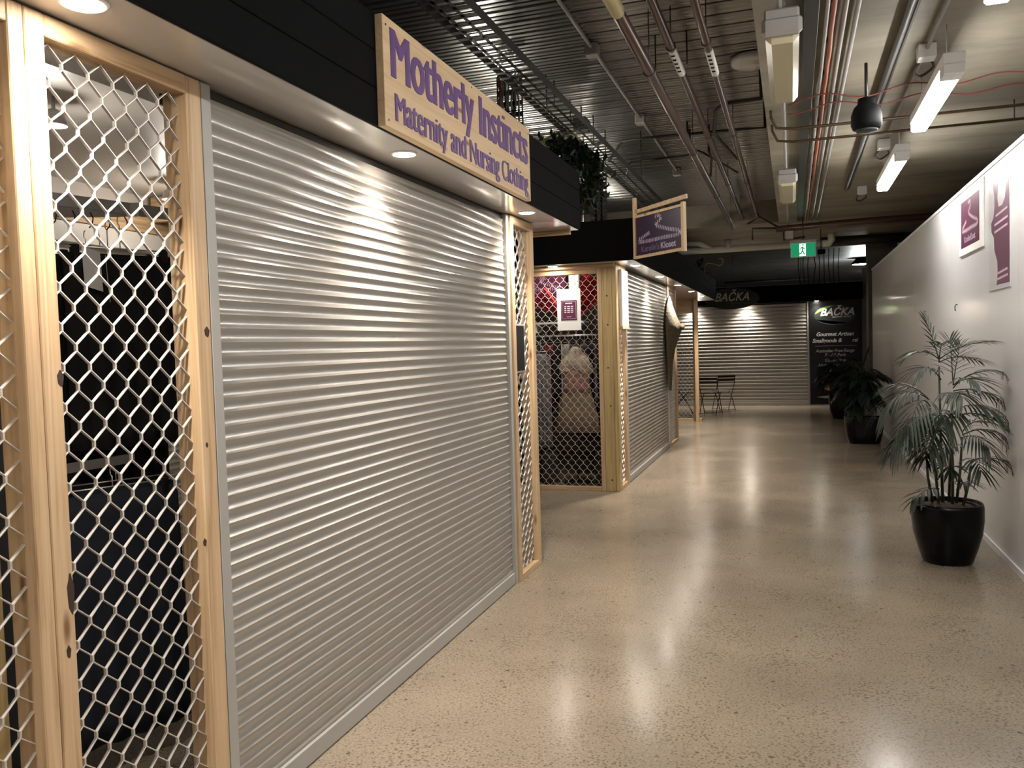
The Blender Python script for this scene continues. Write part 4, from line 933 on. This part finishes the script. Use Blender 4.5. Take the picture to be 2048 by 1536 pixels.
# perforated cable tray along the aisle on the left
def tray(mb, a, b, side, up, w, holes, h=.03):
    a, b, side, up = Vector(a), Vector(b), Vector(side), Vector(up); d = (b-a); L_ = d.length; d.normalize(); n_ = int(L_/holes)
    for s_ in (0, w-.004): mb.prism([(0, 0), (L_, 0), (L_, h), (0, h)], a+side*s_, d, up, .004)
    for i in range(n_+1):
        o = a+d*(i*holes); mb.prism([(0, 0), (.035, 0), (.035, w), (0, w)], o, d, side, .002)
    for k in (.33, .66): mb.prism([(0, 0), (L_, 0), (L_, .02), (0, .02)], a+side*(w*k-.01), d, side, .002)
    return mb
solo('cable_ladder', tray(MB(), (-1.68, 3.2, 3.20), (-1.68, 12.5, 3.20), (1, 0, 0), (0, 0, 1), .22, .10, .05), M_tray, 'perforated cable ladder running back under the deck over the stalls', 'cable ladder')
t = thing('cable_drop', 'vertical cable ladder with grey and orange cables behind the plywood sign', 'cable ladder', (-2.0, 5.9, 2.8))
p0 = at(993, 200, 1, 5.9); p1 = at(1043, 200, 1, 5.9); W_ = p1.x-p0.x
build('tray', tray(MB(), (p0.x, 5.92, 2.45), (p0.x, 5.92, 3.55), (1, 0, 0), (0, 1, 0), W_, .08, .03), M_galv, t)
random.seed(5)
for i in range(7):
    xx = p0.x+W_*(.14+.12*i); pts = [(xx+random.uniform(-.008, .008), 5.90, 2.45+k*.1) for k in range(12)]+[(xx, 5.98, 3.60)]
    build('cable', MB().tube(pts, .008 if i else .013, 8), M_orange if i == 0 else M_grey, t)
for z_ in (3.0, 3.28): build('tie', MB().box(p0.x+W_*.2, p0.x+W_*.95, 5.885, 5.893, z_, z_+.008), M_black, t)
pa, pb = at(1180, 400, 1, 9.3), at(1214, 400, 1, 9.3)
solo('cable_ladder', tray(tray(MB(), (pa.x, 9.3, 2.79), (pa.x, 9.3, 3.45), (1, 0, 0), (0, 1, 0), pb.x-pa.x, .05, .03), (pa.x+.07, 9.33, 2.79), (pa.x+.07, 9.33, 3.4), (1, 0, 0), (0, 1, 0), pb.x-pa.x-.09, .09), M_dark, 'vertical dark cable ladder rising from the roof of the second stall', 'cable ladder')
# looped yellow-green hose
pts = [at(a, b, 1, 6.4) for a, b in ((1160, 300), (1158, 285), (1152, 273), (1140, 266), (1120, 266), (1100, 274), (1085, 284), (1083, 290), (1095, 300), (1112, 312))]
run('looped_cable', cr(pts, 3), .011, mat('earth_cable', (.30, .29, .06), .5), 'looped yellow-green cable above the end of the nearest canopy', 'cable')
pts = [at(a, b, 1, 16.0) for a, b in ((1410, 548), (1409, 535), (1415, 527), (1428, 528), (1440, 531), (1446, 524), (1444, 517), (1436, 518))]
run('looped_cable', cr(pts, 3), .009, mat('earth_cable2', (.30, .30, .12), .5), 'curled pale yellow cable above the far end of the long canopy', 'cable')
# box light on the deck near the ladder
p = at(1163, 245, 2, 3.5); t = thing('sensor_box', 'dark square box hanging under the deck over the cable ladder', 'box', (p.x, p.y, 3.45))
build('box', MB().bev(p.x-.06, p.x+.06, p.y-.08, p.y+.08, 3.42, 3.53, .006), M_dark, t); build('stem', MB().tube([(p.x, p.y, 3.53), (p.x, p.y, 3.64)], .006, 6), M_dark, t)
# far pipes
YP = 15.0
a = at(1380, 503, 1, YP); b = at(1645, 487, 1, YP)
t = thing('pvc_pipe', 'fat cream drain pipe crossing above the far canopy with a coupled riser', 'pipe', tuple(a))
build('run', MB().tube([a+(a-b)*1.5, b], .055, 16), M_pvc, t)
p = at(1456, 498, 1, YP); build('riser', MB().tube([p, (p.x, YP, 3.295)], .055, 16), mat('pvc_grey', (.36, .36, .34), .4), t)
build('coupling', MB().tube([(p.x, YP, p.z+.33), (p.x, YP, p.z+.42)], .064, 16), M_black, t)
e = b+Vector((.02, 0, 0)); build('elbow', MB().tube([b, (b.x+.1, YP, b.z), (b.x+.14, YP, b.z+.05), (b.x+.14, YP, 3.299)], .06, 14), M_pvc, t)
build('branch', MB().tube([at(1425, 500, 1, YP), at(1400, 488, 1, YP), at(1375, 487, 1, YP)], .045, 12), M_pvc, t)
a = at(1571, 463, 1, 13.0); 
run('sprinkler_main', [(-.22, 13.0, 3.17), (1.0, 13.0, 3.2), (3.9, 13.0, 3.22)], .05, M_red, 'large dark red main crossing the aisle above the exit sign', 'pipe')
a = at(1640, 477, 1, 15.5); run('duct_pipe', [(a.x, 15.5, 3.205), (2.05, 15.5, 3.20)], .085, M_dark, 'dark round duct end above the top of the white wall', 'duct', n=20)
for i, (a, b, c) in enumerate((((1495, 448), (1520, 434), (1567, 460)), ((1505, 480), (1505, 457), (1567, 456)), ((1567, 458), (1567, 480), (1610, 474)))):
    run('branch_pipe', [at(*a, 1, 13.1), at(*b, 1, 13.1), at(*c, 1, 13.1)], .014, M_dark, ('bent dark pipe rising over the drain riser', 'square bent dark pipe left of the exit sign', 'dark pipe drop just above the exit sign')[i], 'pipe', BR)
solo('junction_box', MB().bev(*sorted((at(1571, 480, 1, 12.95).x, at(1587, 480, 1, 12.95).x)), 12.9, 13.0, at(1580, 478, 1, 12.95).z, at(1580, 462, 1, 12.95).z, .004), M_grey, 'small grey box on the pipework beside the exit sign', 'box')
# exit sign
a = at(1581, 483, 1, 12.85); b = at(1632, 512, 1, 12.85)
t = thing('exit_sign', 'green lit exit sign with a white running figure hanging from the slab', 'exit sign', ((a.x+b.x)/2, 12.85, b.z))
ex0, ex1, ez0, ez1 = a.x, b.x, b.z, a.z
build('case', MB().bev(ex0, ex1, 12.86, 12.93, ez0, ez1, .004), M_white, t)
build('header', MB().bev(ex0-.01, ex1+.01, 12.85, 12.94, ez1-.03, ez1+.012, .003), M_grey, t)
W_, H_ = ex1-ex0, ez1-.035-ez0
M_exg = mat('exit_green', (.0, .14, .06), .4, emit=(.0, .20, .085), es=.40); M_exw = mat('exit_white', (.6, .8, .65), .4, emit=(.55, .95, .70), es=.8)
build('green_face', MB().box(ex0+.006, ex1-.006, 12.856, 12.86, ez0+.006, ez0+H_), M_exg, t)
build('door_panel', MB().box(ex0+W_*.35, ex0+W_*.60, 12.853, 12.856, ez0+.012, ez0+H_-.006), M_exw, t)
def man(u, v): return (ex0+W_*.35+u*W_*.25, v*H_)
mb = MB(); eo = Vector((0, 12.8528, ez0))
for poly_ in ([(.42, .72), (.60, .78), (.58, .45), (.38, .42)], [(.40, .48), (.58, .48), (.82, .22), (.74, .08), (.62, .24), (.44, .38)], [(.38, .46), (.50, .42), (.30, .20), (-.15, .18), (-.15, .26), (.2, .30)],
              [(.44, .74), (.20, .68), (.10, .48), (.18, .46), (.28, .60), (.46, .64)], [(.58, .76), (.74, .62), (.90, .68), (.88, .60), (.74, .54), (.56, .64)]):
    mb.prism([man(*q) for q in poly_][::-1], eo, UX, UZ, .0014)
cx_, cz_ = man(.56, .87); mb.prism([(cx_+.011*math.cos(i*PI/6), cz_+.012*math.sin(i*PI/6)) for i in range(12)], eo, UX, UZ, .0014)
build('running_figure', mb, M_exg, t)
build('bracket', MB().tube([((ex0+ex1)/2, 12.9, ez1), ((ex0+ex1)/2, 12.9, 3.299)], .008, 6), M_dark, t)
# camera dome beside the sign
p = at(1642, 503, 1, 13.4); t = thing('security_camera', 'small black camera right of the exit sign', 'camera', tuple(p))
build('body', MB().bev(p.x-.05, p.x+.06, 13.35, 13.5, p.z-.035, p.z+.03, .01), M_black, t); build('arm', MB().tube([(p.x, 13.42, p.z+.03), (p.x, 13.42, 3.299)], .008, 6), M_dark, t)
# high bay lamp far behind
p = at(1724, 527, 1, 24.0)
t = thing('high_bay_lamp', 'round black lamp with a bright face far behind the black canopy', 'lamp', tuple(p))
build('shade', MB().lathe([(.05, p.z+.28), (.10, p.z+.18), (.26, p.z+.02), (.28, p.z-.02), (.25, p.z-.02), (.09, p.z+.14)], (p.x, p.y, 0), 28), M_black, t)
build('face', MB().lathe([(.24, p.z-.01), (.24, p.z-.02), (.02, p.z-.025)], (p.x, p.y, 0), 24), mat('high_bay_glow', (1, 1, 1), .5, emit=(.95, 1, .97), es=22), t)
build('stem', MB().tube([(p.x, p.y, p.z+.28), (p.x, p.y, 3.63)], .012, 8), M_dark, t)
ld = bpy.data.lights.new('high_bay_light', 'POINT'); ld.energy = 70; ld.color = (.95, 1, .97); ld.shadow_soft_size = .2
lo = bpy.data.objects.new('high_bay_light', ld); lo.location = (0, 0, -.35); link(lo, t)
# conduits massed over the far canopy
random.seed(8)
for i in range(9):
    x_ = .15+i*.11; run('hanging_cable', [(x_, 20.6, 3.6), (x_+random.uniform(-.03, .03), 20.5, 3.2), (x_+random.uniform(-.03, .03), 20.45, 2.80)], .010, M_dark, 'dark cable hanging in the tangle above the far canopy', 'cable', 'tangle of dark cables above the far canopy', 6)
t = thing('steel_channel', 'pale steel channel hung behind the oval board', 'channel', (-.6, 21.4, 2.97))
build('channel', MB().tube([(-1.6, 21.4, 2.98), (.4, 21.4, 3.0)], .03, 10), M_galv, t)
for x_ in (-1.4, .2): build('rod', MB().tube([(x_, 21.4, 3.0), (x_, 21.4, 3.64)], .006, 6), M_dark, t)
# fluorescent battens over the hall behind the stalls
def hall_batten(x, y, z, label, e=9.0, L_=1.2):
    t = thing('fluorescent_batten', label, 'light fitting', (x, y, z), 'fluorescent battens above the stall roofs')
    build('holder', MB().bev(x-.03, x+.03, y-L_/2-.03, y-L_/2, z-.04, z+.05, .004), M_white, t); build('holder', MB().bev(x-.03, x+.03, y+L_/2, y+L_/2+.03, z-.04, z+.05, .004), M_white, t)
    build('spine', MB().bev(x-.075, x-.045, y-L_/2-.03, y+L_/2+.03, z-.02, z+.03, .004), M_white, t)
    build('tube', MB().tube([(x, y-L_/2, z), (x, y+L_/2, z)], .03, 12), M_tube2, t)
    for s_ in (-.4, .4): build('chain', MB().tube([(x-.06, y+s_, z+.03), (x-.06, y+s_, 3.63)], .003, 5), M_alu, t)
M_tube2 = mat('bare_tube', (1, 1, 1), .5, emit=(1, .93, .80), es=28)
hall_batten(-2.5, 11.0, 2.98, 'lit batten low over the roof of the second stall')
hall_batten(-2.5, 7.1, 2.96, 'lit batten over the gap between the two stalls')
hall_batten(2.6, 28.5, 3.35, 'added batten brightening the deck far beyond the column behind the white wall')  # added lamp, puts light on the far metal deck past the column
